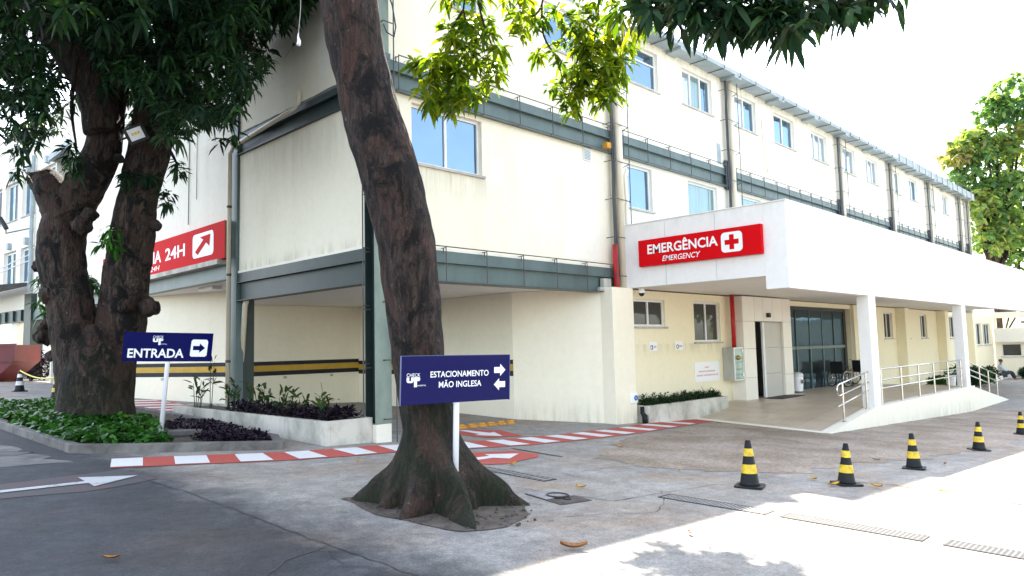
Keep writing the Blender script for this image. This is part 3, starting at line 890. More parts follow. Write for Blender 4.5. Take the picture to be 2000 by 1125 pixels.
# roof, end wall, back
mb = MB(); mb.box((7.42, 10.62, 9.7), (50.55, 34, 9.84)); mb.box((7.45, 10.65, 9.845), (14.29, 34, 10.0)); mb.build('roof', M['gutter'], B)
mb = MB(); mb.box((50.4, 10.62, -1.3), (50.58, 34, 9.69)); mb.box((7.7, 33.8, 0.2), (50.39, 34, 9.69)); mb.build('wall', M['white_plaster'], B)
# rear part of the building above, seen at its far end
mb = MB(); mb.box((50.6, 11.2, 5.2), (53.4, 20, 9.0)); mb.build('stair_block', M['white_plaster'], B)
# corner post
mb = MB(); mb.box((7.25, 10.48, 0.32), (7.56, 10.5, 9.9)); mb.box((7.25, 10.78, 0.32), (7.56, 10.8, 9.9)); mb.box((7.395, 10.501, 0.32), (7.415, 10.779, 9.9))
mb.build('post', M['steel_dark'], B)
mb = MB(); mb.box((7.23, 10.462, 0.33), (7.57, 10.478, 9.9)); mb.build('post_flange', M['steel_worn'], B)
mb = MB(); mb.box((7.24, 10.458, -0.05), (7.562, 10.81, 0.325)); mb.build('post_plinth', M['white_plaster'], B, bevel=0.006)
mb = MB(); mb.box((7.2, 10.45, 5.95), (7.6, 10.46, 7.0))
for k in range(6):
    for dx in (7.26, 7.54): mb.bar((dx, 10.45, 6.05 + k * 0.17), (dx, 10.435, 6.05 + k * 0.17), 0.012, 6)
mb.build('splice_plate', M['steel'], B)
rk = MB()
for x, y in ((7.12, 10.66), (7.62, 10.38)):
    rk.bar((x, y, 0.0), (x, y, 9.8), 0.013)
z = 0.35
while z < 9.7:
    rk.bar((7.12, 10.66, z), (7.25, 10.66, z), 0.011); rk.bar((7.12, 10.66, z - 0.07), (7.25, 10.62, z - 0.07), 0.009)
    rk.bar((7.62, 10.38, z + 0.06), (7.4, 10.38, z + 0.06), 0.011); rk.bar((7.4, 10.38, z + 0.06), (7.4, 10.46, z + 0.06), 0.011)
    z += 1.02
rk.build('wire_cage', M['rod'], B)
mb = MB(); mb.path([(7.44, 10.43, 7.5), (7.47, 10.38, 7.35), (7.62, 10.36, 7.3), (7.66, 10.36, 7.5), (7.6, 10.38, 7.9), (7.5, 10.42, 8.2), (7.46, 10.42, 9.0)], 0.014, 6); mb.build('cable', M['pipe_dark'], B)
# left-hand front
for a, b, mat in ((-16.15, -10.82, M['cream']), (-30.5, -16.45, M['white_plaster'])):
    lo = 3.48 if a > -17 else 3.8
    wall(FL, a, b, lo, 6.24, [], mat, B); wall(FL, a, b, 6.74, ROOF + 0.1, [], mat, B)
for a, b, z0, z1, far in ((-16.15, -10.82, 2.81, 3.48, 0), (-16.15, -10.82, 6.24, 6.74, 0), (-30.5, -16.45, 3.38, 3.72, 1), (-30.5, -16.45, 6.24, 6.74, 1)):
    mb = MB(); zm = z0 + (z1 - z0) * 0.62
    if far and z0 > 6: fbox(mb, FL, a, b, z0, z1, -0.2, -0.004); mb.build('beam', M['white_plaster'], B); continue
    if far: fbox(mb, FL, a, b, z0, z1, -0.2, 0.02); mb.build('beam', M['steel'], B); continue
    fbox(mb, FL, a, b, z0 + 0.015, zm, -0.18, -0.02); fbox(mb, FL, a, b, z0, z0 + 0.016, -0.18, 0.08); fbox(mb, FL, a, b, zm, zm + 0.016, -0.18, 0.08)
    fbox(mb, FL, a, b, zm + 0.016, z1 - 0.02, -0.18, 0.03)
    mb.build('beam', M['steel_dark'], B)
    mo = MB(); n = 50
    for k in range(n):
        ua = a + (b - a) * k / n; ub = a + (b - a) * (k + 1) / n
        fbox(mo, FL, ua, ub - 0.0005, z1 - 0.02, z1 + 0.02 + 0.03 * (noise.noise((ua * 2.3, z0, 3)) + 0.5), 0.002, 0.028)
    mo.build('mortar_bed', M['kerb'] if z0 > 6 else M['white_plaster'], B)
mb = MB(); fbox(mb, FL, -30.5, -16.75, 3.722, 3.84, -0.2, 0.26); mb.build('ledge', M['planter'], B)
mb = MB(); fbox(mb, FL, -16.44, -16.16, 0.1, ROOF + 0.1, -0.12, 0.06); mb.build('post', M['steel'], B)
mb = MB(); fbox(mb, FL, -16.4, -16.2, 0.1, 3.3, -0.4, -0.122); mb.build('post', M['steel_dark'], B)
mb = MB(); mb.path([FL(-13.2, 0.12, 7.0), FL(-13.2, 0.12, 6.72), FL(-13.3, 0.13, 6.64), FL(-16.15, 0.16, 6.44), FL(-16.34, 0.16, 6.3), FL(-16.34, 0.16, 0.3)], 0.05, 12); mb.build('downpipe', M['pipe_cream'], B, smooth=True)
mb = MB(); mb.path([FL(-15.95, -0.1, 2.86), FL(-16.05, -0.1, 2.7), FL(-16.4, -0.15, 0.5)], 0.06, 10); mb.build('drain_pipe', M['pipe_cream'], B, smooth=True)
for z in (1.4, 3.4, 5.0):
    mb = MB(); mb.path([FL(-16.34, 0.16, z), FL(-16.34, 0.16, z + 0.06)], 0.058, 10); mb.build('pipe_collar', M['rod'], B)
mb = MB(); mb.path([FL(-19.1, 0.02, ROOF), FL(-19.12, 0.02, 6.9), FL(-19.1, 0.03, 5.0)], 0.012, 5); mb.path([FL(-18.6, 0.02, ROOF), FL(-18.62, 0.02, 5.6)], 0.008, 5); mb.build('cable', M['rod'], B)
# passage under the first floor: soffit, striped back wall, side walls, pier
mb = MB(); mb.prism([(7.45, 10.75), (14.4, 10.75), (14.4, 19.5), (9.0, 19.5), (7.45, 16.3)], 2.96, 3.1); mb.build('soffit', M['soffit'], B)
mb = MB(); mb.prism([(7.45, 16.3), (9.0, 19.5), (9.0, 31), (7.45, 31)], 3.39, 3.5); mb.build('soffit', M['soffit'], B)
mb = MB(); fbox(mb, FL, -19.6, -18.7, 3.3, 3.385, -0.7, -0.45); mb.build('tube_light', M['alu'], B)
pl = [(7.5, 23.9), (9.1, 19.3), (12.65, 19.2), (12.65, 12.45), (13.74, 10.55)]
for k in range(len(pl) - 1):
    a, b = pl[k], pl[k + 1]
    d = Vector((b[0] - a[0], b[1] - a[1], 0)); L = d.length; d.normalize()
    fr = Frame((a[0], a[1], 0), d, Vector((d.y, -d.x, 0)))
    w = MB(); fbox(w, fr, 0.002 if k else 0, L, -0.6, 3.45 if k == 0 else 2.955, -0.12, 0)
    w = w.build('wall', M['passage'], B)
    if k < 3:
        zt = 1.36 if k < 2 else 1.3
        for z0, z1, mt, nm in ((zt - 0.11, zt, 'stripe_black', 'stripe'), (zt - 0.272, zt - 0.112, 'stripe_yellow', 'stripe'), (zt - 0.4, zt - 0.274, 'stripe_black', 'stripe')):
            s = MB(); fbox(s, fr, 0.03 if k == 0 else 0.004, L - 0.004, z0, z1, 0.001, 0.004); s.build(nm, M[mt], w)
        for u in (L * 0.3, L * 0.72):
            s = MB(); fbox(s, fr, u, u + 0.09, zt - 0.5, zt - 0.43, 0.001, 0.03); s.build('bracket', M['galv'], w)
mb = MB(); mb.box((13.75, 10.2, -0.8), (14.6, 10.75, 2.975)); mb.build('pier', M['passage'], B, bevel=0.008)
# entrance level under the canopy
FE = Frame((0, 10.4, 0), (1, 0, 0), (0, -1, 0))
wall(FE, 14.61, 19.9, -0.9, 2.964, [(14.86, 16.3, 2.05, 2.74), (17.75, 19.2, 1.63, 2.76)], M['yellow_plaster'], B, 0.15)
window(FE, 14.86, 16.3, 2.05, 2.74, B, 'glass_dark', 2, inset=0.06)
window(FE, 17.75, 19.2, 1.63, 2.76, B, 'glass_dark', 2, inset=0.06)
# entrance surround in cladding panels with open joints
FP = Frame((0, 10.0, 0), (1, 0, 0), (0, -1, 0))
mb = MB()
for u0, u1, vv in ((19.87, 20.57, (-0.15, 0.55, 1.4, 2.22, 2.964)), (22.5, 23.12, (-0.15, 0.55, 1.4, 2.22, 2.964)), (20.578, 21.15, (2.22, 2.964)), (21.158, 21.82, (2.22, 2.964)), (21.828, 22.492, (2.22, 2.964))):
    for a, b in zip(vv, vv[1:]): fbox(mb, FP, u0, u1 - 0.008, a, b - 0.008, -0.06, 0)
for a, b in zip((-0.15, 0.55, 1.4, 2.22), (0.55, 1.4, 2.22, 2.964)): fbox(mb, FP, 19.81, 19.869, a, b - 0.008, -0.4, 0)
fbox(mb, FP, 20.56, 20.578, -0.15, 2.2, -0.5, -0.062); fbox(mb, FP, 22.492, 22.51, -0.15, 2.2, -0.5, -0.062)
mb.build('door_surround', M['cladding'], B)
mb = MB()
for a, b in zip((-0.1, 0.62, 1.42), (0.612, 1.412, 2.2)): fbox(mb, FP, 21.32, 22.48, a, b, -0.12, -0.075)
d = mb.build('sliding_door', simple('grey_door_panel', (0.50, 0.48, 0.43), (0.47, 0.45, 0.40), 2, rough=0.4, bstr=0), B)
s = MB(); fbox(s, FP, 21.2, 21.315, -0.1, 2.2, -0.13, -0.07); s.build('door_stile', M['alu'], d)
mb = MB(); fbox(mb, FP, 20.58, 23.1, -0.1, 2.6, -2.6, -2.5); mb.build('lobby_wall', simple('dim_lobby_wall', (0.2, 0.19, 0.16), None, 2), B)
mb = MB(); fbox(mb, FP, 21.35, 21.5, 2.34, 2.48, 0.0, 0.1); mb.build('door_sensor', M['black'], B, bevel=0.02)
# glazed lobby front
FG = Frame((0, 10.55, 0), (1, 0, 0), (0, -1, 0))
G0, G1 = 23.6, 29.3
gw = MB()
for u in (G0, G1 - 0.14): fbox(gw, FG, u, u + 0.14, TZ, 2.80, -0.05, 0.03)
fbox(gw, FG, G0 + 0.14, G1 - 0.14, 2.68, 2.80, -0.05, 0.03)
gw = gw.build('glass_front', M['black'], B)
m2 = MB()
for k in range(1, 5): fbox(m2, FG, G0 + (G1 - G0) * k / 5 - 0.03, G0 + (G1 - G0) * k / 5 + 0.03, TZ, 1.30, -0.02, 0.035)
for k in range(1, 5): fbox(m2, FG, G0 + (G1 - G0) * k / 5 - 0.012, G0 + (G1 - G0) * k / 5 + 0.012, 1.40, 2.68, -0.02, 0.025)
fbox(m2, FG, G0 + 0.14, G1 - 0.14, 1.30, 1.40, -0.02, 0.035)
m2.build('mullion', M['steel'], gw)
for k in range(5):
    for v0, v1 in ((TZ + 0.01, 1.32), (1.38, 2.7)):
        p = MB(); a = G0 + (G1 - G0) * k / 5; b = G0 + (G1 - G0) * (k + 1) / 5
        t = 0.01 * math.sin(k * 2.1 + v0)
        p.add([FG(a, 0.0 + t, v0), FG(b, 0.0 - t, v0), FG(b, 0.004 - t, v1), FG(a, 0.002 + t, v1)], [(0, 1, 2, 3)])
        p.build('pane', M['glass_wall'], gw)
mb = MB(); fbox(mb, FE, 23.12, 29.6, 2.80, 2.964, -0.2, -0.01); mb.build('wall', M['yellow_plaster'], B)
# wall beyond the lobby with narrow windows and pilasters
far = [(33.5, 34.65, 1.62, 2.75, 2), (36.0, 37.05, 1.6, 2.74, 1), (38.8, 39.85, 1.6, 2.74, 2), (44.0, 45.2, 1.57, 2.74, 2), (49.6, 51.1, 1.1, 2.4, 2), (51.5, 53.4, 1.1, 2.4, 3)]
wall(FE, 29.6, 54.2, -1.3, 2.96, [f[:4] for f in far], M['yellow_plaster'], B)
for f in far: window(FE, *f[:4], B, 'glass_dark', f[4], inset=0.08)
for u in (29.62, 35.1, 41.6, 47.3):
    mb = MB(); fbox(mb, FE, u, u + 0.55, -1.3, 2.955, 0.001, 0.4 if u > 30 else 0.12); mb.build('pilaster', M['yellow_plaster'], B)
mb = MB(); fbox(mb, FE, 36.0, 36.2, 2.83, 2.95, 0.0, 0.15); mb.build('camera_dome', M['black'], B)
# interior back plane so that no daylight comes through
mb = MB(); mb.box((14.7, 14, -1.3), (50.3, 14.2, 9.69)); mb.build('inner_wall', simple('dim_inner_wall', (0.25, 0.24, 0.22), None, 2), B)

# ------------------------------------------------------------------ canopy over the entrance
CA = thing('entrance_canopy', 'deep white box canopy on two white columns over the emergency entrance', 'canopy', (14.55, 6.3, TZ))
mb = MB(); mb.box((14.55, 6.78, 2.98), (14.75, 10.55, 4.53)); mb.box((14.552, 6.28, 2.70), (14.751, 6.779, 4.531))
ob = mb.build('side_fascia', M['canopy'], CA, bevel=0.006)
mb = MB(); mb.box((14.752, 6.28, 2.70), (44.0, 6.5, 4.532)); mb.build('front_fascia', M['canopy'], CA)
for y in (7.9, 9.2):
    mb = MB(); mb.box((14.545, y, 2.99), (14.5485, y + 0.006, 4.5)); mb.build('panel_joint', M['gutter'], CA)
mb = MB(); mb.box((14.755, 6.505, 3.0), (44.0, 10.58, 3.1)); mb.build('soffit', M['soffit'], CA)
mb = MB(); mb.box((14.755, 6.505, 4.3), (44.0, 10.58, 4.4)); mb.build('roof', M['canopy'], CA)
mb = MB()
for k in range(4): mb.box((15.3 + k * 0.95, 6.56, 2.965), (16.2 + k * 0.95, 6.95, 2.998))
mb.build('skylight', M['glass_wall'], CA)
mb = MB()
for x in (21.9, 25.1, 27.0, 32.5, 36.6): mb.box((x, 6.9, 2.97), (x + 0.9, 7.15, 2.998))
mb.build('air_slot', M['gutter'], CA)
for x in (19.2, 28.3):
    mb = MB(); mb.box((x, 6.3 - 0.015, TZ - 0.3), (x + 0.5, 6.58, 2.702)); mb.build('column', M['canopy'], CA, bevel=0.01)

# grime with a shape of its own: runs below sills, beams and copings, splash marks at wall feet
def stain_mat(name, col, flip, amt, sx_=7.0):
    m, nt, p = nodes_of(name)
    p.inputs['Base Color'].default_value = (*col, 1); p.inputs['Roughness'].default_value = 0.85
    mp = N(nt, 'ShaderNodeMapping'); mp.inputs['Scale'].default_value = (sx_, sx_, 0.35)
    nt.links.new(N(nt, 'ShaderNodeNewGeometry').outputs['Position'], mp.inputs[0])
    n = noise_n(nt, mp, 1.6, 6, 0.7, 0.25)
    sp = N(nt, 'ShaderNodeSeparateXYZ'); nt.links.new(N(nt, 'ShaderNodeTexCoord').outputs['Generated'], sp.inputs[0])
    mr = N(nt, 'ShaderNodeMapRange'); mr.interpolation_type = 'SMOOTHSTEP'
    mr.inputs[1].default_value, mr.inputs[2].default_value = (0.0, 1.0) if not flip else (1.0, 0.0)
    nt.links.new(sp.outputs[2], mr.inputs[0])
    r = ramp(nt, n.outputs[0], 0.42, 0.75)
    a = N(nt, 'ShaderNodeMath', operation='MULTIPLY'); nt.links.new(r.outputs[0], a.inputs[0]); nt.links.new(mr.outputs[0], a.inputs[1])
    b = N(nt, 'ShaderNodeMath', operation='MULTIPLY'); b.inputs[1].default_value = amt; nt.links.new(a.outputs[0], b.inputs[0])
    nt.links.new(b.outputs[0], p.inputs['Alpha'])
    return m
ST_RUN = stain_mat('grey_drip_stain', (0.20, 0.175, 0.13), False, 0.24)
ST_FOOT = stain_mat('splash_grime', (0.19, 0.16, 0.115), True, 0.38, 3.0)
ST_RUST = stain_mat('ochre_run_stain', (0.34, 0.27, 0.16), False, 0.14, 1.6)
def stain(fr, u0, u1, v0, v1, w, mat, parent):
    q = MB(); flat(fr, [(u0, v0), (u1, v0), (u1, v1), (u0, v1)], w, q); return q.build('drip_stain', mat, parent)
for u0, u1, v in ((8.1, 10.1, 5.07), (15.05, 16.3, 5.07), (18.0, 19.85, 5.05), (15.0, 16.8, 8.47), (17.95, 19.8, 8.47), (21.1, 22.7, 8.47), (23.95, 25.75, 8.47), (27.1, 28.8, 8.47), (30.25, 31.9, 8.47), (12.0, 13.7, 8.47)):
    stain(FR, u0, u1, v - 0.75, v, 0.0035, ST_RUN, B)
stain(FR, 14.75, 20.3, 9.1, 9.82, 0.003, ST_RUN, B); stain(FR, 20.7, 29.5, 9.1, 9.82, 0.003, ST_RUN, B)
stain(FR, 13.6, 14.35, 3.55, 6.3, 0.004, ST_RUST, B)
stain(FL, -16.1, -10.9, 4.6, 6.22, 0.003, ST_RUST, B); stain(FL, -16.1, -10.9, 7.2, 9.8, 0.003, ST_RUST, B); stain(FL, -16.1, -10.9, 3.5, 3.8, 0.003, ST_FOOT, B)
stain(FL, -22.5, -16.8, 5.2, 6.9, 0.003, ST_RUST, B)
stain(FE, 14.7, 19.2, 1.2, 1.6, 0.003, ST_RUN, B); stain(FE, 18.6, 19.8, -0.2, 0.45, 0.003, ST_FOOT, B)
FPi = Frame((0, 10.2, 0), (1, 0, 0), (0, -1, 0)); stain(FPi, 13.76, 14.59, -0.35, 0.5, 0.003, ST_FOOT, B)
dS = Vector((1.09, -1.9, 0)).normalized(); FSl = Frame((12.65, 12.45, 0), dS, Vector((dS.y, -dS.x, 0))); stain(FSl, 0.02, 2.1, -0.35, 0.5, 0.003, ST_FOOT, B)
FCl = Frame((14.55, 0, 0), (0, -1, 0), (-1, 0, 0)); stain(FCl, -10.5, -6.3, 4.1, 4.52, 0.004, ST_RUST, CA)
FCf = Frame((0, 6.28, 0), (1, 0, 0), (0, -1, 0)); stain(FCf, 14.6, 43, 3.7, 4.5, 0.002, ST_RUN, CA)
FRm = Frame((0, 6.27, 0), (1, 0, 0), (0, -1, 0))
q = MB(); flat(FRm, [(16.6, -0.75), (28.9, -1.1), (28.9, -0.55), (19.0, -0.25), (16.6, -0.47)], 0.003, q)
o = q.build('drip_stain', ST_FOOT); o['kind'] = 'structure'
for x in (19.2, 28.3):
    fc = Frame((0, 6.285, 0), (1, 0, 0), (0, -1, 0)); stain(fc, x + 0.01, x + 0.49, TZ, 0.6, 0.002, ST_FOOT, CA)
    fc = Frame((x, 0, 0), (0, -1, 0), (-1, 0, 0)); stain(fc, -6.57, -6.3, TZ, 0.6, 0.002, ST_FOOT, CA)
for k in range(9):
    q = MB(); x = 17.6 + k * 2.9; q.box((x, 6.2765, 2.72), (x + 0.008, 6.2795, 4.5)); q.build('panel_joint', M['gutter'], CA)
q = MB(); q.box((14.53, 6.26, 4.533), (44, 6.52, 4.555)); q.box((14.53, 6.521, 4.533), (14.77, 10.56, 4.553)); q.build('coping', M['canopy'], CA)

# ------------------------------------------------------------------ red wall signs
S = thing('emergency_sign', 'red box sign with white emergency lettering and cross on the canopy side', 'sign', (14.55, 8.3, 3.4))
FS = Frame((14.55, 0, 0), (0, -1, 0), (-1, 0, 0))
mb = MB(); fbox(mb, FS, -9.88, -6.78, 3.46, 4.09, 0.004, 0.12); mb.build('panel', M['red_sign'], S, bevel=0.004)
w = 0.125
text_mb('EMERGÊNCIA', FS, -9.62, -7.78, 3.735, 4.02, w, 0.022).build('lettering', M['sign_white'], S)
text_mb('EMERGENCY', FS, -9.22, -8.22, 3.535, 3.66, w, 0.006, 0.25).build('lettering', M['sign_white'], S)
mb = MB(); flat(FS, rrect(-7.70, -7.20, 3.56, 4.0, 0.09), w, mb); mb.build('badge', M['sign_white'], S)
c = (-7.45, 3.78); a, b = 0.055, 0.165
mb = MB(); flat(FS, [(c[0] - a, c[1] - b), (c[0] + a, c[1] - b), (c[0] + a, c[1] - a), (c[0] + b, c[1] - a), (c[0] + b, c[1] + a), (c[0] + a, c[1] + a), (c[0] + a, c[1] + b), (c[0] - a, c[1] + b), (c[0] - a, c[1] + a), (c[0] - b, c[1] + a), (c[0] - b, c[1] - a), (c[0] - a, c[1] - a)], w + 0.003, mb)
mb.build('cross', M['red_sign'], S)

S = thing('direction_sign', 'long red box sign reading 24H with white diagonal arrow beside the tree', 'sign', (7.2, 19, 3.8))
FT = Frame((7.2, 0, 0), (0, -1, 0), (-1, 0, 0))
mb = MB(); fbox(mb, FT, -25.6, -16.5, 3.845, 4.74, -0.185, 0.0); mb.build('panel', M['red_sign'], S)
mb = MB(); fbox(mb, FT, -16.499, -16.49, 3.85, 4.735, -0.185, -0.003); mb.build('end_panel', M['red_side'], S)
w = 0.004
text_mb('EMERGÊNCIA', FT, -24.5, -20.5, 4.14, 4.57, w, 0.02).build('lettering', M['sign_white'], S)
text_mb('24H', FT, -20.2, -18.85, 4.14, 4.47, w, 0.02).build('lettering', M['sign_white'], S)
text_mb('EMERGENCY 24H', FT, -23.6, -20.6, 3.93, 4.07, w, 0.004, 0.22).build('lettering', M['sign_white'], S)
mb = MB(); flat(FT, rrect(-18.35, -17.1, 4.0, 4.6, 0.12), w, mb); mb.build('badge', M['sign_white'], S)
def arrow_pts(cx, cy, ang, L, sh, hd, hl, sx=1.0):
    p = [(-L / 2, -sh), (L / 2 - hl, -sh), (L / 2 - hl, -hd), (L / 2, 0), (L / 2 - hl, hd), (L / 2 - hl, sh), (-L / 2, sh)]
    ca, sa = math.cos(ang), math.sin(ang)
    return [(cx + (x * ca - y * sa) * sx, cy + x * sa + y * ca) for x, y in p]
mb = MB(); ca = [(-18.17, 4.15), (-18.0, 4.07), (-17.56, 4.36), (-17.42, 4.26), (-17.32, 4.5), (-17.9, 4.48), (-17.74, 4.42)]
ca = [(-18.2, 4.16), (-18.02, 4.07), (-17.52, 4.33), (-17.33, 4.22), (-17.28, 4.52), (-17.9, 4.50), (-17.7, 4.42)]
flat(FT, ca, w + 0.003, mb); mb.build('arrow', M['red_sign'], S)


# ------------------------------------------------------------------ foliage and bark builders
def leaves(name, tips, mat, parent=None, per=11, L=0.2, W=0.045, el=(-1.0, 0.35), droop=0.6, seed=0, tint=None, kind=None):
    g = np.random.default_rng(seed)
    T = np.repeat(np.asarray(tips, float), per, axis=0); n = len(T)
    az = g.uniform(0, 2 * np.pi, n); e = g.uniform(el[0], el[1], n)
    ln = L * g.uniform(0.6, 1.2, n)
    d = np.stack([np.cos(e) * np.cos(az), np.cos(e) * np.sin(az), np.sin(e)], 1)
    s = T + d * 0.015 + g.normal(0, 0.02, (n, 3))
    ref = np.array([0, 0, 1.0]) + g.normal(0, 0.45, (n, 3))
    side = np.cross(d, ref); side /= np.linalg.norm(side, axis=1)[:, None] + 1e-9
    dn = np.array([0, 0, -1.0])
    w = (W * g.uniform(0.75, 1.2, n))[:, None] * 0.5; l = ln[:, None]
    dr = (droop * g.uniform(0.5, 1.3, n))[:, None]
    m1 = s + d * l * 0.33 + dn * l * dr * 0.06; m2 = s + d * l * 0.72 + dn * l * dr * 0.32; en = s + d * l * 0.98 + dn * l * dr * 0.75
    V = np.stack([s, m1 - side * w, m1 + side * w, m2 - side * w * 0.8, m2 + side * w * 0.8, en], 1).reshape(-1, 3)
    i = np.arange(n)[:, None] * 6
    tri = np.concatenate([i + np.array([0, 2, 1]), i + np.array([3, 4, 5])], 1).reshape(-1, 3)
    quad = i + np.array([1, 2, 4, 3])
    me = bpy.data.meshes.new(name)
    me.vertices.add(len(V)); me.vertices.foreach_set('co', V.ravel())
    loops = np.concatenate([tri.ravel(), quad.ravel()])
    starts = np.concatenate([np.arange(len(tri)) * 3, len(tri) * 3 + np.arange(n) * 4])
    me.loops.add(len(loops)); me.loops.foreach_set('vertex_index', loops.astype(np.int32))
    me.polygons.add(len(starts)); me.polygons.foreach_set('loop_start', starts.astype(np.int32))
    me.update(calc_edges=True)
    t = np.repeat(g.uniform(0, 0.75, len(tips)), per) * 0.6 + g.uniform(0, 0.5, n)
    if tint is not None: t = np.clip(np.repeat(np.asarray(tint, float), per) + g.normal(0, 0.16, n), 0, 1)
    a = me.attributes.new('tint', 'FLOAT', 'POINT'); a.data.foreach_set('value', np.repeat(np.clip(t, 0, 1), 6).astype(np.float32))
    me.materials.append(mat)
    o = link(name, me, parent)
    if kind: o['kind'] = kind
    return o


def blob(c, r, n, g=rng, squash=1.0):
    d = g.normal(0, 1, (n, 3)); d /= np.linalg.norm(d, axis=1)[:, None]
    rad = g.uniform(0.15, 1, n) ** 0.5
    return np.asarray(c)[None, :] + d * (rad * r)[:, None] * np.array([1, 1, squash])


def smooth_path(pts, rads, sub=5):
    P = [Vector(p) for p in pts]; out = []; rr = []
    for i in range(len(P) - 1):
        p0, p1, p2, p3 = P[max(0, i - 1)], P[i], P[i + 1], P[min(len(P) - 1, i + 2)]
        for k in range(sub):
            t = k / sub
            out.append(0.5 * ((2 * p1) + (p2 - p0) * t + (2 * p0 - 5 * p1 + 4 * p2 - p3) * t * t + (3 * p1 - p0 - 3 * p2 + p3) * t ** 3))
            rr.append(rads[i] + (rads[i + 1] - rads[i]) * t)
    out.append(P[-1]); rr.append(rads[-1])
    return out, rr


def limb(mb, pts, rads, n=36, sub=8, amp=0.08, freq=2.2, seed=0, ext=None, flute=0.0):
    P, Rr = smooth_path(pts, rads, sub)
    t0 = (P[1] - P[0]).normalized()
    a = Vector((1, 0, 0)); vs = []
    for i, p in enumerate(P):
        t = (P[min(i + 1, len(P) - 1)] - P[max(i - 1, 0)]).normalized()
        if ext and p.z < 0.8: t = Vector((0, 0, 1))
        a = (a - t * a.dot(t)).normalized(); b = t.cross(a)
        for k in range(n):
            w = 2 * math.pi * k / n
            d = a * math.cos(w) + b * math.sin(w)
            r = Rr[i]
            q = p + d * r
            f1 = noise.noise((q.x * freq + seed, q.y * freq, q.z * freq * 0.6))
            f2 = noise.noise((q.x * freq * 3.5, q.y * freq * 3.5 + seed, q.z * freq * 1.3))
            f3 = noise.noise((q.x * 16, q.y * 16 + seed, q.z * 4.5))
            r *= 1 + amp * (f1 * 1.4 + f2 * 0.7) + amp * 0.6 * f3
            if flute: r *= 1 + flute * math.sin(w * 5 + seed + p.z * 0.6) * max(0, 1 - p.z / 2.2)
            if ext: r += ext(math.atan2(d.y, d.x), p.z, q)
            vs.append(p + d * r)
    fs = []
    for i in range(len(P) - 1):
        for k in range(n): fs.append((i * n + k, i * n + (k + 1) % n, (i + 1) * n + (k + 1) % n, (i + 1) * n + k))
    fs.append(tuple(reversed(range(n)))); fs.append(tuple(range((len(P) - 1) * n, len(P) * n)))
    mb.add(vs, fs)


def knot(mb, c, r, seed=0, sq=(1, 1, 1)):
    bm = bmesh.new(); bmesh.ops.create_icosphere(bm, subdivisions=3, radius=1)
    vs = []
    for v in bm.verts:
        k = 1 + 0.3 * noise.noise(v.co * 1.7 + Vector((seed, 0, 0))) + 0.12 * noise.noise(v.co * 5 + Vector((0, seed, 0)))
        vs.append(Vector(c) + Vector((v.co.x * sq[0], v.co.y * sq[1], v.co.z * sq[2])) * r * k)
    mb.add(vs, [tuple(v.index for v in f.verts) for f in bm.faces]); bm.free()


# ------------------------------------------------------------------ the leaning mango tree in front
T1 = thing('mango_tree', 'tall leaning mango tree with flared buttress roots growing through the forecourt paving', 'tree', (4.85, 5.95, 0))
D_T = 7.65
base = Vector((4.85, 5.95, -0.12))
pts = [base, Vector((4.85, 5.95, 0.15)), Vector((4.84, 5.96, 0.4))] + [at(x, y, D_T) for x, y in ((839, 830), (822, 740), (812, 640), (805, 560), (795, 480), (773, 390), (747, 295), (720, 200), (697, 105), (680, 0), (655, -120), (640, -260))]
rad = [0.30, 0.30, 0.29, 0.28, 0.27, 0.275, 0.30, 0.305, 0.32, 0.315, 0.305, 0.30, 0.315, 0.31, 0.3]
ROOTS = [(R(133), 0.50, 0.36), (R(165), 0.26, 0.3), (R(205), 0.40, 0.34), (R(246), 0.76, 0.27), (R(-46), 0.52, 0.32), (R(-15), 0.3, 0.35), (R(40), 0.5, 0.4), (R(90), 0.5, 0.4)]
def root_ext(th, z, q):
    zz = max(z, -0.05)
    h = max(0.0, 1 - zz / 0.78)
    if h <= 0: return 0
    wob = noise.noise((math.cos(th) * 2.2, math.sin(th) * 2.2, z * 2.5 + 7)) * 0.10 + noise.noise((math.cos(th) * 7, math.sin(th) * 7, z * 5)) * 0.05
    e = 0.14 + wob
    for a, L, s in ROOTS:
        d = (th - a + math.pi + 0.25 * noise.noise((z * 2.2, a, 1)) ) % (2 * math.pi) - math.pi
        wv = s * (0.6 + 0.7 * (1 - h))
        e += L * (1 + wob) * math.exp(-abs(d / wv) ** 1.7) * h ** 0.4
    return max(0, e) * h ** 1.35
mb = MB()
limb(mb, pts, rad, 96, 12, 0.07, 2.4, 3, root_ext)
knot(mb, at(728, 720, 7.42), 0.0, 1)
limb(mb, [at(650, -150, 7.65), at(720, -330, 8.2), at(900, -420, 9.3), at(1120, -300, 10.6), at(1240, -140, 11.2)], [0.22, 0.18, 0.14, 0.09, 0.05], 16, 5, 0.06, 3, 5)
limb(mb, [at(655, -170, 7.65), at(900, -520, 7.2), at(1250, -420, 6.3), at(1480, -190, 5.8), at(1640, -60, 5.6)], [0.2, 0.15, 0.11, 0.06, 0.03], 14, 5, 0.06, 3, 6)
mb.build('trunk', M['bark'], T1, smooth=True)

def hang(px0, px1, py0, py1, d0, d1, n): return [tuple(at(rng.uniform(px0, px1), rng.uniform(py0, py1), rng.uniform(d0, d1))) for _ in range(n)]
def disc(px, py, r, d, n, ry=None):
    out = []
    for _ in range(n):
        a = rng.uniform(0, 6.283); q = math.sqrt(rng.uniform(0, 1))
        out.append(tuple(at(px + r * q * math.cos(a), py + (ry or r) * q * math.sin(a), d + rng.uniform(-0.35, 0.35))))
    return out
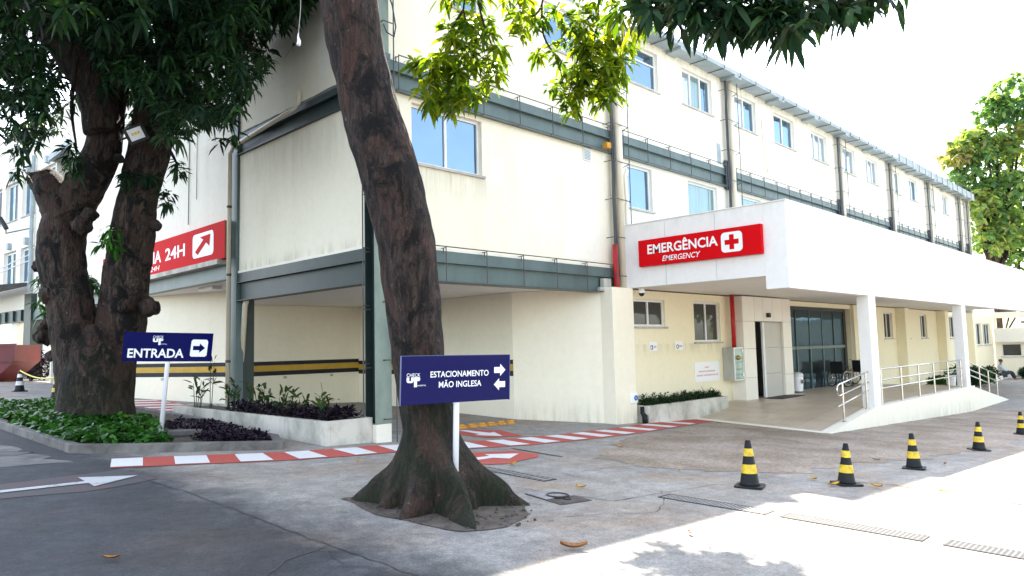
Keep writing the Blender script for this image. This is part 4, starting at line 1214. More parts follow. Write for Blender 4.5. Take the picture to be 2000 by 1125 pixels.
# sunlit sprays in front of the wall
sun_blobs = [(915, 15, 52, 9.6, 11), (900, 60, 38, 9.6, 9), (938, 95, 42, 9.6, 11), (885, 120, 30, 9.5, 8), (835, 145, 34, 9.4, 9), (872, 185, 42, 9.4, 12), (930, 165, 42, 9.5, 11), (965, 125, 24, 9.6, 4), (845, 205, 26, 9.4, 6), (910, 195, 30, 9.4, 6),
             (1010, 30, 34, 10.2, 5), (1020, 60, 24, 10.2, 4), (1125, 20, 45, 11, 9), (1180, 15, 40, 11, 9), (1115, 70, 30, 11, 7), (1165, 70, 46, 11, 12), (1205, 100, 30, 11, 8), (1130, 130, 40, 11, 11), (1175, 140, 46, 11, 14), (1095, 165, 32, 11, 7), (1205, 150, 28, 11, 8), (1150, 195, 40, 11, 12), (1110, 205, 26, 11, 6), (1190, 185, 28, 11, 7), (1065, 115, 22, 10.8, 4), (1050, 45, 26, 10.6, 4)]
sun_tips = []
for x, y, r, d, n in sun_blobs: sun_tips += disc(x, y - 12, r, d, int(n * 1.3))
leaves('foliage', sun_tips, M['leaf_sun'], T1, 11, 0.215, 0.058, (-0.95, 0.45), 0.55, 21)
tw = MB(); 
for path, r in (([(930, -160), (925, -60), (905, 20), (930, 90), (900, 140), (860, 180)], 9.55), ([(925, -60), (940, 30), (965, 110), (945, 160)], 9.6), ([(905, 20), (880, 60), (850, 130), (838, 190)], 9.5),
                ([(1240, -140), (1180, -40), (1165, 60), (1150, 130), (1145, 190)], 11), ([(1180, -40), (1215, 60), (1205, 140)], 11), ([(1070, -80), (1058, 10), (1030, 36), (1000, 28), (985, 10)], 10.4), ([(1058, 10), (1062, 70), (1090, 120), (1100, 170)], 10.8), ([(1165, 60), (1130, 110), (1110, 190)], 11)):
    P = [at(x, y, r) for x, y in path]; tw.path(smooth_path(P, [1] * len(P), 4)[0], [0.02 - 0.013 * k / (4 * (len(P) - 1)) for k in range(4 * (len(P) - 1) + 1)], 6)
tw.build('twigs', M['bark'], T1)
# dark spray hanging over the right of the view
dk = []
for x, y, r, d, n in ((1235, 10, 45, 6.3, 6), (1290, 5, 50, 6.0, 10), (1340, 20, 50, 5.9, 11), (1395, 25, 50, 5.8, 12), (1395, 70, 26, 5.8, 4), (1450, 25, 50, 5.7, 12), (1505, 25, 48, 5.7, 12), (1550, 35, 50, 5.6, 11), (1545, 70, 26, 5.6, 5), (1600, 12, 45, 5.6, 9), (1650, 15, 44, 5.6, 8), (1700, -5, 40, 5.6, 6), (1755, -22, 34, 5.6, 4), (1320, 45, 28, 5.9, 4), (1480, 48, 30, 5.7, 5), (1640, 38, 24, 5.6, 3)):
    dk += disc(x, y - 22, r, d, int(n * 1.1))
dk += [tuple(v) for v in blob((6.4, 3.5, 5.9), 0.75, 40)]  # unseen leaf clump above the view, added to shade this spray
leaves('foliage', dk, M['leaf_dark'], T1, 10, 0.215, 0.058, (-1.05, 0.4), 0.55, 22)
lg = disc(1235, 20, 40, 6.6, 7) + disc(1290, 30, 30, 6.5, 4)
leaves('foliage', lg, M['leaf_sun'], T1, 9, 0.21, 0.05, (-1.2, 0.1), 0.6, 23)
tw = MB()
for path, r in (([(1640, -60), (1560, -10), (1500, 30), (1420, 50)], 5.65), ([(1560, -10), (1650, 10), (1720, -5)], 5.6), ([(1480, -190), (1400, -60), (1330, 10), (1260, 15)], 5.9)):
    P = [at(x, y, r) for x, y in path]; tw.path(smooth_path(P, [1] * len(P), 4)[0], [0.014 - 0.009 * k / (4 * (len(P) - 1)) for k in range(4 * (len(P) - 1) + 1)], 6)
tw.build('twigs', M['bark'], T1)
# the rest of its crown, above the view
cr = []
for c, r, n in (((3.2, 7.0, 9.2), 1.8, 120), ((6.3, 6.6, 9.3), 1.5, 90), ((2.6, 4.6, 9.0), 1.9, 130), ((4.6, 8.4, 10.2), 1.6, 100)): cr += [tuple(v) for v in blob(c, r, n)]
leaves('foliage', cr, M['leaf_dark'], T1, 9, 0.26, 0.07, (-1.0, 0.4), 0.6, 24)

# ------------------------------------------------------------------ the big forked mango tree on the left
T2 = thing('mango_tree', 'massive forked mango tree with pruned stubs and dark dense crown in the kerbed bed', 'tree', (4.4, 15.9, 0.3))
DL = 14.2; k_ = DL / 1404
mb = MB()
def pl_(l, d=DL): return [at(x, y, d) for x, y in l]
limb(mb, pl_([(188, 850), (188, 800), (188, 740), (188, 680), (187, 635)], 14.25), [74 * k_, 68 * k_, 62 * k_, 52 * k_, 30 * k_], 40, 8, 0.05, 1.5, 2)
limb(mb, pl_([(160, 850), (158, 800), (153, 720), (145, 640), (134, 580), (121, 510), (124, 455), (148, 400), (186, 330), (203, 280), (210, 225), (218, 170), (240, 90), (270, -20), (300, -180)]),
     [v * k_ for v in (48, 43, 41, 41, 42, 42, 40, 39, 36, 33, 32, 32, 33, 33, 30)], 44, 9, 0.09, 1.9, 5)
limb(mb, pl_([(138, 430), (116, 392), (96, 365), (82, 350)]), [v * k_ for v in (42, 38, 32, 27)], 30, 5, 0.12, 2.6, 8)
limb(mb, pl_([(208, 850), (214, 780), (223, 700), (235, 640), (243, 580), (252, 510), (259, 440), (270, 385), (284, 320), (300, 245), (325, 150), (360, 30), (390, -120)], 14.5),
     [v * k_ for v in (48, 43, 41, 43, 45, 40, 39, 37, 38, 39, 39, 37, 32)], 44, 9, 0.09, 1.9, 11)
limb(mb, pl_([(200, 260), (188, 180), (150, 110), (95, 30), (40, -70)], 13.9), [v * k_ for v in (34, 36, 38, 38, 34)], 26, 6, 0.08, 2.2, 14)
for x, y, d, r, s in ((291, 600, 14.2, 24, 1), (88, 655, 14.2, 24, 2), (92, 635, 14.1, 16, 12), (100, 695, 14.2, 14, 3), (160, 440, 13.75, 22, 4), (97, 575, 13.9, 22, 5), (244, 597, 13.95, 17, 6), (303, 440, 14.4, 14, 7), (175, 420, 13.8, 18, 8), (76, 520, 14.1, 15, 9), (72, 350, 14.2, 22, 10), (232, 310, 13.9, 12, 11), (262, 560, 13.95, 20, 13)):
    knot(mb, at(x, y, d + 0.04), r * k_ * 0.8, s)
mb.build('trunk', M['bark2'], T2, smooth=True)
def lim(x):
    xs = [-60, 0, 40, 80, 110, 150, 170, 235, 262, 290, 320, 350, 400, 440, 480, 500, 520, 540, 560]
    ys = [290, 300, 318, 310, 285, 235, 225, 235, 295, 312, 305, 290, 272, 262, 250, 205, 170, 90, 0]
    return float(np.interp(x, xs, ys))
tips = []
while len(tips) < 1350:
    x = rng.uniform(-40, 550); y = rng.uniform(-60, 318)
    if y > lim(x) - 22 - rng.uniform(0, 14): continue
    d = rng.uniform(11.6, 15.5)
    if 160 < x < 262 and y > 165 and d < 14.9: continue
    if 40 < x < 200 and 0 < y < 200 and d < 14.3 and rng.uniform() < 0.97 and abs(x - (60 + y * 0.72)) < 52: continue
    if 100 < x < 170 and y > 190 and rng.uniform() < 0.75: continue
    if x < 130 and y > 200 and rng.uniform() < 0.55: continue
    if 222 < x < 312 and 205 < y < 318 and d < 14.0: continue
    if x > 470 and rng.uniform() < 0.62: continue
    tips.append(tuple(at(x, y, d)))
for x, y, r, d, n in ((30, 320, 26, 13, 4), (150, 300, 22, 13, 5), (140, 325, 20, 13, 3), (345, 325, 16, 13.6, 4), (322, 385, 14, 13.9, 4), (495, 150, 26, 12.5, 4), (525, 115, 16, 12.5, 3), (440, 258, 20, 12.8, 4), (250, 345, 14, 13.9, 4), (285, 340, 14, 13.9, 4)): tips += disc(x, y, r, d, n)
leaves('foliage', tips, M['leaf_dark'], T2, 13, 0.235, 0.054, (-1.0, 0.5), 0.65, 31)
up = []  # unseen crown clumps above the view, added to shade wall and roadway
for c, r, n in (((5.0, 14.5, 9.5), 3.0, 330), ((2.5, 15.5, 9.5), 2.6, 230), ((5.6, 12.3, 10.6), 2.0, 260), ((4.6, 10.4, 10.6), 1.7, 180), ((6.2, 12.6, 9.15), 1.25, 230), ((6.0, 14.5, 9.0), 1.3, 180), ((3.0, 12.0, 9.0), 2.2, 180)): up += [tuple(v) for v in blob(c, r, n)]
leaves('foliage', up, M['leaf_dark'], T2, 9, 0.34, 0.085, (-1.0, 0.4), 0.6, 32)
for q, sp in enumerate((disc(82, 575, 16, 14.4, 7, 34) + disc(92, 605, 14, 14.4, 4), disc(178, 552, 14, 14.7, 8, 24), disc(213, 465, 20, 13.9, 10, 26))):
    leaves('sprouts', sp, M['leaf_bed'], T2, 8, 0.24, 0.055, (-1.1, 0.4), 0.7, 33 + q * 100)
tw = MB()
for path in ([(240, 90), (330, 130), (420, 210), (470, 240)], [(360, 30), (450, 60), (510, 110)], [(95, 30), (40, 140), (20, 250)], [(150, 110), (140, 210), (150, 290)], [(300, 245), (335, 300), (345, 320)]):
    P = [at(x, y, 13.4) for x, y in path]; tw.path(smooth_path(P, [1] * len(P), 4)[0], [0.05 - 0.035 * k / (4 * (len(P) - 1)) for k in range(4 * (len(P) - 1) + 1)], 7)
tw.build('branches', M['bark2'], T2)

# hanging rag on a thread from the crown
Hh = thing('hanging_rag', 'white twisted scrap of plastic dangling on a thread from the dark branches', 'rag', tuple(at(583, 85, 10)))
mb = MB(); mb.path([at(588, -30, 10), at(587, 20, 10), at(583, 66, 10)], 0.004, 5); mb.build('thread', M['white_band'], Hh)
mb = MB(); P = [at(583, 64, 10), at(582, 72, 10), at(584, 80, 10), at(583, 87, 10), at(585, 90, 10)]; mb.path(P, [0.006, 0.014, 0.026, 0.034, 0.006], 8); mb.build('scrap', M['sign_white'], Hh)

# floodlight strapped to the trunk
FLd = thing('floodlight', 'black square floodlight with yellow chips bracketed to the forked tree trunk', 'lamp', tuple(at(266, 262, 13.55)))
c0 = at(266, 262, 13.5); nrm = (CAM + Vector((0, 1, -1.6)) - c0).normalized()
uu = nrm.cross(Vector((0, 0, 1))).normalized() * -1; uu = (uu + Vector((0, 0, 0.55))).normalized(); vv_ = nrm.cross(uu).normalized()
if vv_.z < 0: vv_ = -vv_
def ff(u, w, v): return c0 + uu * u + nrm * w + vv_ * v
mb = MB(); mb.box((-0.19, -0.06, -0.16), (0.19, 0.02, 0.16), 0, ff); mb.build('housing', M['black'], FLd, bevel=0.012)
mb = MB(); mb.box((-0.13, 0.021, -0.10), (0.13, 0.026, 0.12), 0, ff); rf = mb.build('reflector', M['sign_white'], FLd)
for k in range(3):
    mb = MB(); mb.box((-0.075 + k * 0.055, 0.0265, 0.0), (-0.035 + k * 0.055, 0.034, 0.045), 0, ff); mb.build('chip', M['lens'], rf)
mb = MB(); mb.path([c0 - uu * 0.19, c0 - uu * 0.3 - nrm * 0.05, at(232, 258, 14.0)], 0.022, 8); mb.build('bracket', M['black'], FLd)

# ------------------------------------------------------------------ blue post signs
class Quad:
    """panel given by three corners: u and v run 0..1 across it, w is metres off its face"""
    def __init__(s, bl, br, tl):
        s.o, s.a, s.b = bl, br - bl, tl - bl; s.n = s.a.cross(s.b).normalized()
    def __call__(s, u, w, v): return s.o + s.a * u + s.b * v + s.n * w
def logo(fr, u0, u1, v0, v1, parent, ur):
    """the hospital's wordmark: thin CHECK over a heavy UP whose P has a long stem, small HOSPITAL at its foot"""
    L = thing('logo', None, None); 
    bpy.data.objects.remove(L)
    W = u1 - u0; Hh_ = v1 - v0; w = 0.0075
    mb = text_mb('CHECK', fr, u0, u1, v1 - 0.25 * Hh_, v1, w, 0.004)
    yb, yt = v1 - 0.69 * Hh_, v1 - 0.285 * Hh_
    um = u0 + W * 0.52
    s_ = W * 0.19
    U = [(u0, yt), (u0, yb + 0.12 * Hh_), (u0 + 0.05 * W, yb + 0.03 * Hh_), (u0 + 0.16 * W, yb), (um - 0.16 * W, yb), (um - 0.06 * W, yb + 0.03 * Hh_), (um, yb + 0.12 * Hh_), (um, yt), (um - s_, yt), (um - s_, yb + 0.13 * Hh_), (u0 + s_, yb + 0.13 * Hh_), (u0 + s_, yt)]
    for q in ((0, 1, 10, 11), (1, 2, 3, 10), (3, 4, 9, 10), (4, 5, 6, 9), (6, 7, 8, 9)): flat(fr, [U[i] for i in q], w, mb)
    p0 = um + 0.03 * W; yl = yt - 0.28 * Hh_
    flat(fr, [(p0, v0), (p0 + s_ * 1.15, v0), (p0 + s_ * 1.15, yt), (p0, yt)], w, mb)
    e = p0 + s_ * 1.15
    flat(fr, [(e, yt - 0.1 * Hh_), (u1 - 0.06 * W, yt - 0.1 * Hh_), (u1 - 0.06 * W, yt), (e, yt)], w, mb)
    flat(fr, [(e, yl), (u1 - 0.06 * W, yl), (u1 - 0.06 * W, yl + 0.1 * Hh_), (e, yl + 0.1 * Hh_)], w, mb)
    flat(fr, [(u1 - 0.2 * W, yl + 0.1 * Hh_), (u1 - 0.06 * W, yl), (u1, yl + 0.08 * Hh_), (u1, yt - 0.08 * Hh_), (u1 - 0.06 * W, yt), (u1 - 0.2 * W, yt - 0.1 * Hh_)], w, mb)
    t = text_mb('HOSPITAL', fr, e + 0.02 * W, ur, v0 + 0.05 * Hh_, v0 + 0.15 * Hh_, w, 0.004)
    mb.add(t.v, t.f)
    return mb.build('logo', M['sign_white'], parent)

tl, tr, br, bl = at(784, 696, 7.0), at(996, 696, 7.75), at(994, 779.5, 7.75), at(782, 792, 7.0)
Q = Quad(bl, br, tl)
S = thing('parking_sign', 'navy sign for parking with two white arrows on a white post beside the trunk', 'sign', (5.33, 5.8, 0))
mb = MB(); mb.box((0, -0.012, 0), (1, 0.006, 1), 0, Q); pn = mb.build('panel', M['blue_sign'], S)
mb = MB()
for a, b in (((-0.004, -0.013, -0.01), (-0.0002, 0.0075, 1.01)), ((1.0002, -0.013, -0.01), (1.004, 0.0075, 1.01)), ((-0.0002, -0.013, 1.0002), (1.0002, 0.0075, 1.01))): mb.box(a, b, 0, Q)
mb.build('edge_trim', simple('dull_blue_edge', (0.10, 0.12, 0.26), None, 3, rough=0.4, bstr=0), S)
logo(Q, 0.045, 0.16, 0.36, 0.645, S, 0.212)
text_mb('ESTACIONAMENTO', Q, 0.25, 0.79, 0.545, 0.675, 0.0075, 0.012).build('lettering', M['sign_white'], S)
text_mb('MÃO INGLESA', Q, 0.325, 0.72, 0.325, 0.487, 0.0075, 0.012).build('lettering', M['sign_white'], S)
for cy, sg in ((0.665, 1), (0.345, -1)):
    pts_ = [(-0.055, -0.065), (0.005, -0.065), (0.005, -0.135), (0.057, 0), (0.005, 0.135), (0.005, 0.065), (-0.055, 0.065)]
    mb = MB(); flat(Q, [(0.9 + sg * x, cy + y) for x, y in (pts_ if sg > 0 else reversed(pts_))], 0.0075, mb); mb.build('arrow', M['sign_white'], S)
p1 = Q(0.5, -0.035, 0.9); p0 = Q(0.507, -0.035, 0.0); q0 = at(888.5, 990, 7.37)
mb = MB(); mb.path([p1, p0, Vector((q0.x, q0.y, -0.1))], 0.031, 16); mb.build('post', M['pole_white'], S, smooth=True)

tl, tr, br, bl = at(243, 648, 11.65), at(417, 653, 12.35), at(412, 706, 12.35), at(237, 706, 11.65)
Q = Quad(bl, br, tl)
S = thing('entrance_sign', 'navy entrance sign with a white arrow badge on leaning white post in the bed', 'sign', (4.48, 12.67, 0.2))
mb = MB(); mb.box((0, -0.012, 0), (1, 0.006, 1), 0, Q); mb.build('panel', M['blue_sign'], S)
logo(Q, 0.315, 0.43, 0.57, 0.885, S, 0.475)
text_mb('ENTRADA', Q, 0.055, 0.675, 0.13, 0.44, 0.0075, 0.024).build('lettering', M['sign_white'], S)
mb = MB(); flat(Q, [(u, v) for u, v in ((0.745, 0.22), (0.76, 0.17), (0.92, 0.17), (0.94, 0.22), (0.945, 0.7), (0.93, 0.77), (0.77, 0.775), (0.752, 0.72))], 0.0075, mb); mb.build('badge', M['sign_white'], S)
mb = MB(); flat(Q, [(0.775, 0.40), (0.85, 0.40), (0.85, 0.31), (0.915, 0.475), (0.85, 0.64), (0.85, 0.55), (0.775, 0.55)], 0.0105, mb); mb.build('arrow', M['blue_sign'], S)
p1 = Q(0.52, -0.03, 0.9); p0 = Q(0.505, -0.03, 0); q0 = at(312, 866, 12.03)
mb = MB(); mb.path([p1, p0, Vector((q0.x, q0.y, 0.1))], 0.036, 16); mb.build('post', M['pole_white'], S, smooth=True)

# ------------------------------------------------------------------ kerbed bed, planters and their plants
bed = [(3.3, 21.5), (2.87, 16.0), (2.98, 11.96), (3.2, 11.72), (5.58, 10.58), (5.98, 11.5), (5.92, 12.9), (6.2, 14.2), (6.1, 18.5), (5.3, 21.5)]
def inset(poly, d):
    out = []; n = len(poly)
    for i in range(n):
        a, b, c = Vector(poly[i - 1]), Vector(poly[i]), Vector(poly[(i + 1) % n])
        e1 = (b - a).normalized(); e2 = (c - b).normalized()
        n1 = Vector((-e1.y, e1.x)); n2 = Vector((-e2.y, e2.x)); m = (n1 + n2).normalized()
        k = d / max(0.4, m.dot(n1)); out.append((b.x + m.x * k, b.y + m.y * k))
    return out
inn = inset(bed, 0.15)
ar = sum(bed[i - 1][0] * bed[i][1] - bed[i][0] * bed[i - 1][1] for i in range(len(bed)))
if ar < 0: inn = inset(bed, -0.15)
mb = MB(); n = len(bed)
for i in range(n):
    j = (i + 1) % n
    for (o1, o2, i1, i2) in ((bed[i], bed[j], inn[i], inn[j]),):
        h = lambda p: gz(*p) + 0.13
        vs_ = [(*o1, gz(*o1) - 0.1), (*o2, gz(*o2) - 0.1), (*o2, h(o2)), (*o1, h(o1)), (*i1, h(i1)), (*i2, h(i2)), (*i2, gz(*i2) - 0.1), (*i1, gz(*i1) - 0.1)]
        mb.add(vs_, [(0, 1, 2, 3), (3, 2, 5, 4), (4, 5, 6, 7)])
o = mb.build('kerb', M['kerb'], bevel=0.012); tag(o, 'low weathered concrete kerb around the forked tree bed', 'kerb')
mb = MB(); mb.prism(inn, lambda x, y: gz(x, y) - 0.08, lambda x, y: gz(x, y) + 0.085); structure('bed_soil', mb, M['soil'])
def inside(p, poly):
    c = False
    for i in range(len(poly)):
        (x1, y1), (x2, y2) = poly[i - 1], poly[i]
        if (y1 > p[1]) != (y2 > p[1]) and p[0] < (x2 - x1) * (p[1] - y1) / (y2 - y1) + x1: c = not c
    return c
def scatter(poly, n, z0, z1, seed):
    g = np.random.default_rng(seed); xs = [p[0] for p in poly]; ys = [p[1] for p in poly]; out = []
    while len(out) < n:
        p = (g.uniform(min(xs), max(xs)), g.uniform(min(ys), max(ys)))
        if inside(p, poly):
            b = 0.5 + 0.5 * noise.noise((p[0] * 1.6, p[1] * 1.6, 4)); out.append((p[0], p[1], gz(*p) + z0 + (z1 - z0) * b * g.uniform(0.4, 1)))
    return out
gp_ = [(3.05, 20.5), (3.02, 16), (3.1, 12.15), (3.28, 11.88), (4.25, 11.42), (4.35, 12.4), (4.75, 13.6), (5.0, 14.8), (5.1, 20.0)]
o = leaves('green_groundcover', scatter(gp_, 1500, 0.1, 0.36, 41), M['leaf_bed'], None, 6, 0.15, 0.095, (-0.3, 0.9), 0.8, 41); tag(o, 'glossy green broad leaved groundcover around the forked trunk', 'groundcover', kind='stuff')
pp = [(4.4, 12.9), (4.75, 13.6), (5.3, 14.4), (6.0, 14.3), (5.78, 12.9), (5.82, 11.7), (5.5, 10.9), (4.9, 11.25), (4.7, 11.8), (5.3, 12.5)]
o = leaves('purple_groundcover', scatter(pp, 750, 0.09, 0.2, 42), M['leaf_purple'], None, 7, 0.11, 0.035, (-0.2, 1.1), 0.6, 42); tag(o, 'dark purple groundcover behind the low kerb', 'groundcover', kind='stuff')
mb = MB(); mb.prism([(4.3, 12.55), (5.05, 12.4), (5.6, 13.5), (4.85, 13.75)], lambda x, y: gz(x, y) + 0.09, lambda x, y: gz(x, y) + 0.17); o = mb.build('inspection_slab', M['kerb'], bevel=0.01); tag(o, 'flat grey concrete inspection slab lying among purple groundcover', 'slab')
mb = MB(); mb.box((4.75, 12.95, gz(4.9, 13) + 0.172), (5.0, 13.02, gz(4.9, 13) + 0.178)); hd = mb.build('lifting_slot', M['black'], o)

PX0, PX1, PY0, PY1, PT = 6.31, 7.235, 10.56, 17.1, 0.455
P = thing('concrete_planter', 'long limewashed concrete planter with canes running beside the steel corner post', 'planter', (PX0, PY0, 0))
mb = MB()
mb.box((PX0, PY0, -0.1), (PX0 + 0.1, PY1, PT)); mb.box((PX0 + 0.101, PY0 + 0.001, -0.1), (PX1, PY0 + 0.1, PT - 0.002)); mb.box((PX1 - 0.05, PY0 + 0.101, -0.1), (PX1, PY1, PT - 0.002)); mb.box((PX0 + 0.101, PY1 - 0.1, -0.1), (PX1 - 0.051, PY1 - 0.001, PT - 0.001))
mb.build('wall', M['planter'], P, bevel=0.006)
mb = MB(); mb.box((PX0 + 0.1, PY0 + 0.1, 0), (PX1 - 0.05, PY1 - 0.1, PT - 0.05)); mb.build('soil', M['soil'], P)
poly = [(6.45, 10.75), (7.15, 10.75), (7.15, 15.2), (6.45, 14.6)]
o = leaves('purple_groundcover', [(x, y, PT - 0.03 + rng.uniform(0, 0.15)) for x, y, z in scatter(poly, 420, 0, 0.1, 44)], M['leaf_purple'], None, 7, 0.13, 0.03, (0.0, 1.25), 0.5, 44); tag(o, 'dark purple spiky groundcover filling the long concrete planter', 'groundcover', kind='stuff')
names = 'first second third fourth fifth sixth seventh eighth ninth tenth eleventh twelfth thirteenth fourteenth'.split()
canes = [(16.6, .55), (16.2, .95), (15.9, .62), (15.3, .5), (14.9, .45), (14.3, .5), (13.9, .48), (13.5, .55), (13.1, .5), (12.7, .38), (12.1, .42), (11.8, .34), (11.4, .36), (10.95, .48)]
for k, (y, h) in enumerate(canes):
    x = 6.62 + 0.22 * math.sin(k * 2.3)
    t = thing('cane_plant', f'{names[k]} leafy green cane from the left along the long concrete planter', 'plant', (x, y, PT - 0.05), 'canes in the long planter')
    mb = MB(); tops = []
    for q in range(2 if k % 3 else 3):
        a = rng.uniform(0, 6.28); hh = h * rng.uniform(0.75, 1.15)
        top_ = Vector((x + 0.12 * math.cos(a), y + 0.12 * math.sin(a), PT - 0.05 + hh)); b_ = Vector((x + 0.04 * math.cos(a), y + 0.04 * math.sin(a), PT - 0.06))
        mb.path([b_, b_.lerp(top_, 0.5) + Vector((0, 0, 0.05)), top_], [0.009, 0.007, 0.004], 6)
        for z in (0.5, 0.75, 1.0): tops.append(tuple(b_.lerp(top_, z)))
    mb.build('stem', M['leaf_cane'], t)
    leaves('foliage', tops, M['leaf_cane'], t, 2, 0.29, 0.055, (0.35, 1.4), 0.5, 60 + k)

P = thing('white_planter', 'short white wall planter of dark shrubs under the entrance windows', 'planter', (14.7, 9.95, -0.3))
mb = MB(); mb.prism([(14.72, 9.95), (18.5, 9.88), (18.5, 10.38), (14.72, 10.38)], -0.5, lambda x, y: 0.12); mb.build('wall', M['planter'], P, bevel=0.008)
mb = MB(); mb.prism([(14.82, 10.03), (18.4, 9.97), (18.4, 10.3), (14.82, 10.3)], 0.121, 0.126); mb.build('soil', M['soil'], P)
o = leaves('shrubbery', [(rng.uniform(14.8, 18.35), rng.uniform(9.98, 10.32), 0.13 + 0.24 * abs(noise.noise((k * 0.37, 2, 1))) * rng.uniform(0.4, 1.6)) for k in range(420)], M['leaf_dark'], None, 9, 0.13, 0.022, (-0.2, 1.3), 0.4, 45); tag(o, 'dark narrow leaved shrubs filling the short white planter', 'shrubs', kind='stuff')

# ------------------------------------------------------------------ traffic cones
def make_cone(label, band, h=0.52):
    t = thing('traffic_cone', label, 'traffic cone')
    k = h / 0.52
    mb = MB(); mb.prism(rrect(-0.155 * k, 0.155 * k, -0.155 * k, 0.155 * k, 0.04 * k), 0.0, 0.022 * k); mb.build('base', M['rubber'], t, bevel=0.004)
    r = lambda z: (0.112 - 0.083 * z / 0.52)
    prof = [(r(0.022) * k * 1.08, 0.023 * k), (r(0.045) * k, 0.045 * k), (r(0.51) * k, 0.51 * k), (r(0.52) * k * 0.8, 0.52 * k)]
    mb = MB(); mb.lathe(prof, n=28); mb.build('body', M['rubber'], t, smooth=True)
    for a, b in ((0.155, 0.255), (0.345, 0.43)):
        mb = MB(); mb.lathe([(r(a) * k + 0.003, a * k), (r(b) * k + 0.003, b * k)], n=28, cap=False); mb.build('band', M[band], t, smooth=True)
    return t
c0 = make_cone('black and yellow cone nearest the trunk, leftmost of the forecourt row', 'yellow'); c0['group'] = 'cones across the forecourt'
spots = [(8.47, 4.29, 1.09, 0.3), (9.66, 3.57, 1.0, 0.9), (11.98, 3.43, 1.0, 0.2), (15.63, 3.36, 1.0, 0.6), (20.2, 3.47, 1.0, 0.1)]
lab = [c0['label'], 'black and yellow cone with yellow fallen leaves around its foot', 'middle black and yellow cone of the forecourt row of five', 'fourth black and yellow cone, beside the sunlit edge of paving', 'farthest black and yellow cone, cut by the right picture edge']
for k, (x, y, s, a) in enumerate(spots):
    c = c0 if k == 0 else dup(c0, (0, 0, 0))
    c.location = (x, y, gz(x, y) + 0.004); c.rotation_euler = (R((0, 1.6, -1.2, 0.8, 0)[k]), R((0.8, -1.0, 1.5, -0.6, 0)[k]), a); c.scale = (s,) * 3; c['label'] = lab[k]
a_ = (5.70, 24.41); b_ = (5.56, 28.24)
c = dup(c0, (*a_, gz(*a_)), 0.4, 'black and yellow cone half hidden behind the forked trunk'); c.scale = (1.18,) * 3; c['group'] = 'cones by the left wing'
cw = make_cone('black and white cone standing before the left wing', 'white_band'); cw['group'] = 'cones by the left wing'
cw.location = (*b_, gz(*b_)); cw.scale = (1.33,) * 3
A_ = Vector((*a_, gz(*a_) + 0.6)); B_ = Vector((*b_, gz(*b_) + 0.68))
mb = MB(); mb.path([A_.lerp(B_, t / 10) - Vector((0, 0, 0.12 * math.sin(math.pi * t / 10))) for t in range(11)], 0.022, 6)
tag(mb.build('barrier_chain', M['chain']), 'pale yellow barrier chain strung between the two left cones', 'chain')

# ------------------------------------------------------------------ ironwork set in the ground
def grate(p0, p1, wd, n, label, pale=False):
    d = Vector((p1[0] - p0[0], p1[1] - p0[1], 0)); L = d.length; d.normalize(); nn = Vector((-d.y, d.x, 0))
    t = thing('drain_grate', label, 'drain grate', (p0[0], p0[1], gz(*p0)), 'drain grates')
    def fr(u, v, z):
        p = Vector((*p0, 0)) + d * u + nn * v; p.z = gz(p.x, p.y) + z; return p
    mb = MB(); mb.box((0, -wd / 2, 0.003), (L, wd / 2, 0.006), 0, fr); mb.build('channel', M['black'], t)
    mb = MB()
    for v in (-wd / 2, wd / 2 - 0.012): mb.box((0, v, 0.0065), (L, v + 0.012, 0.0078), 0, fr)
    for u in (0, L - 0.02): mb.box((u, -wd / 2 + 0.021, 0.0065), (u + 0.02, wd / 2 - 0.021, 0.0078), 0, fr)
    mb.build('frame', M['iron'], t)
    mb = MB()
    for k in range(n):
        u = 0.03 + (L - 0.06) * (k + 0.5) / n; w_ = (L - 0.06) / n * 0.17
        mb.box((u - w_, -wd / 2 + 0.021, 0.0061), (u + w_, wd / 2 - 0.021, 0.0072), 0, fr)
    mb.build('bars', M['grate_shade'] if pale else M['grate_sun'], t)  # pale: bar colour lightened against shade, otherwise darkened against sun
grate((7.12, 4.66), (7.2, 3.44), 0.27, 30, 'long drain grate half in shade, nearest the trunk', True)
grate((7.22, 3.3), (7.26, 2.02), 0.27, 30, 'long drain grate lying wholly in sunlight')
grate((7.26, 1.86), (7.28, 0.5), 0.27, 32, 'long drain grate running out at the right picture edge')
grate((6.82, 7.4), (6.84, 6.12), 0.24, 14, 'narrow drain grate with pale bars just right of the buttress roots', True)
grate((2.1, 12.6), (2.5, 12.2), 0.35, 10, 'small dark drain grate by the left kerb')
mc = thing('manhole_cover', 'square chequered manhole cover with a ring handle and broken corner', 'manhole cover', (6.1, 5.4, gz(6.1, 5.4)))
def fm(x, y, z): p = Vector((6.1 + x * 0.93 + y * 0.2, 5.38 + y * 0.98 - x * 0.1, 0)); p.z = gz(p.x, p.y) + z; return p
mb = MB(); mb.box((-0.24, -0.36, 0.003), (0.24, 0.32, 0.0075), 0, fm)
mb.build('frame', M['iron'], mc)
mb = MB(); mb.box((-0.22, -0.06, 0.008), (0.22, 0.30, 0.014), 0, fm)
for i in range(11):
    for j in range(9): mb.box((-0.2 + i * 0.037, -0.045 + j * 0.037, 0.0142), (-0.185 + i * 0.037, -0.02 + j * 0.037, 0.018), 0, fm)
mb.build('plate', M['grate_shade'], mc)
mb = MB(); c = fm(0.02, -0.0, 0.02); mb.torus(c, (0.04, -0.025, 1), 0.12, 0.012, 26, 6); mb.path([fm(0.02, -0.12, 0.02), fm(0.06, -0.17, 0.03), fm(0.02, -0.22, 0.02), fm(-0.05, -0.2, 0.02)], 0.014, 6); mb.build('ring_handle', M['iron'], mc)
mb = MB(); mb.box((-0.2, -0.33, 0.008), (0.2, -0.2, 0.0095), 0, fm); mb.build('pit', M['soil'], mc)
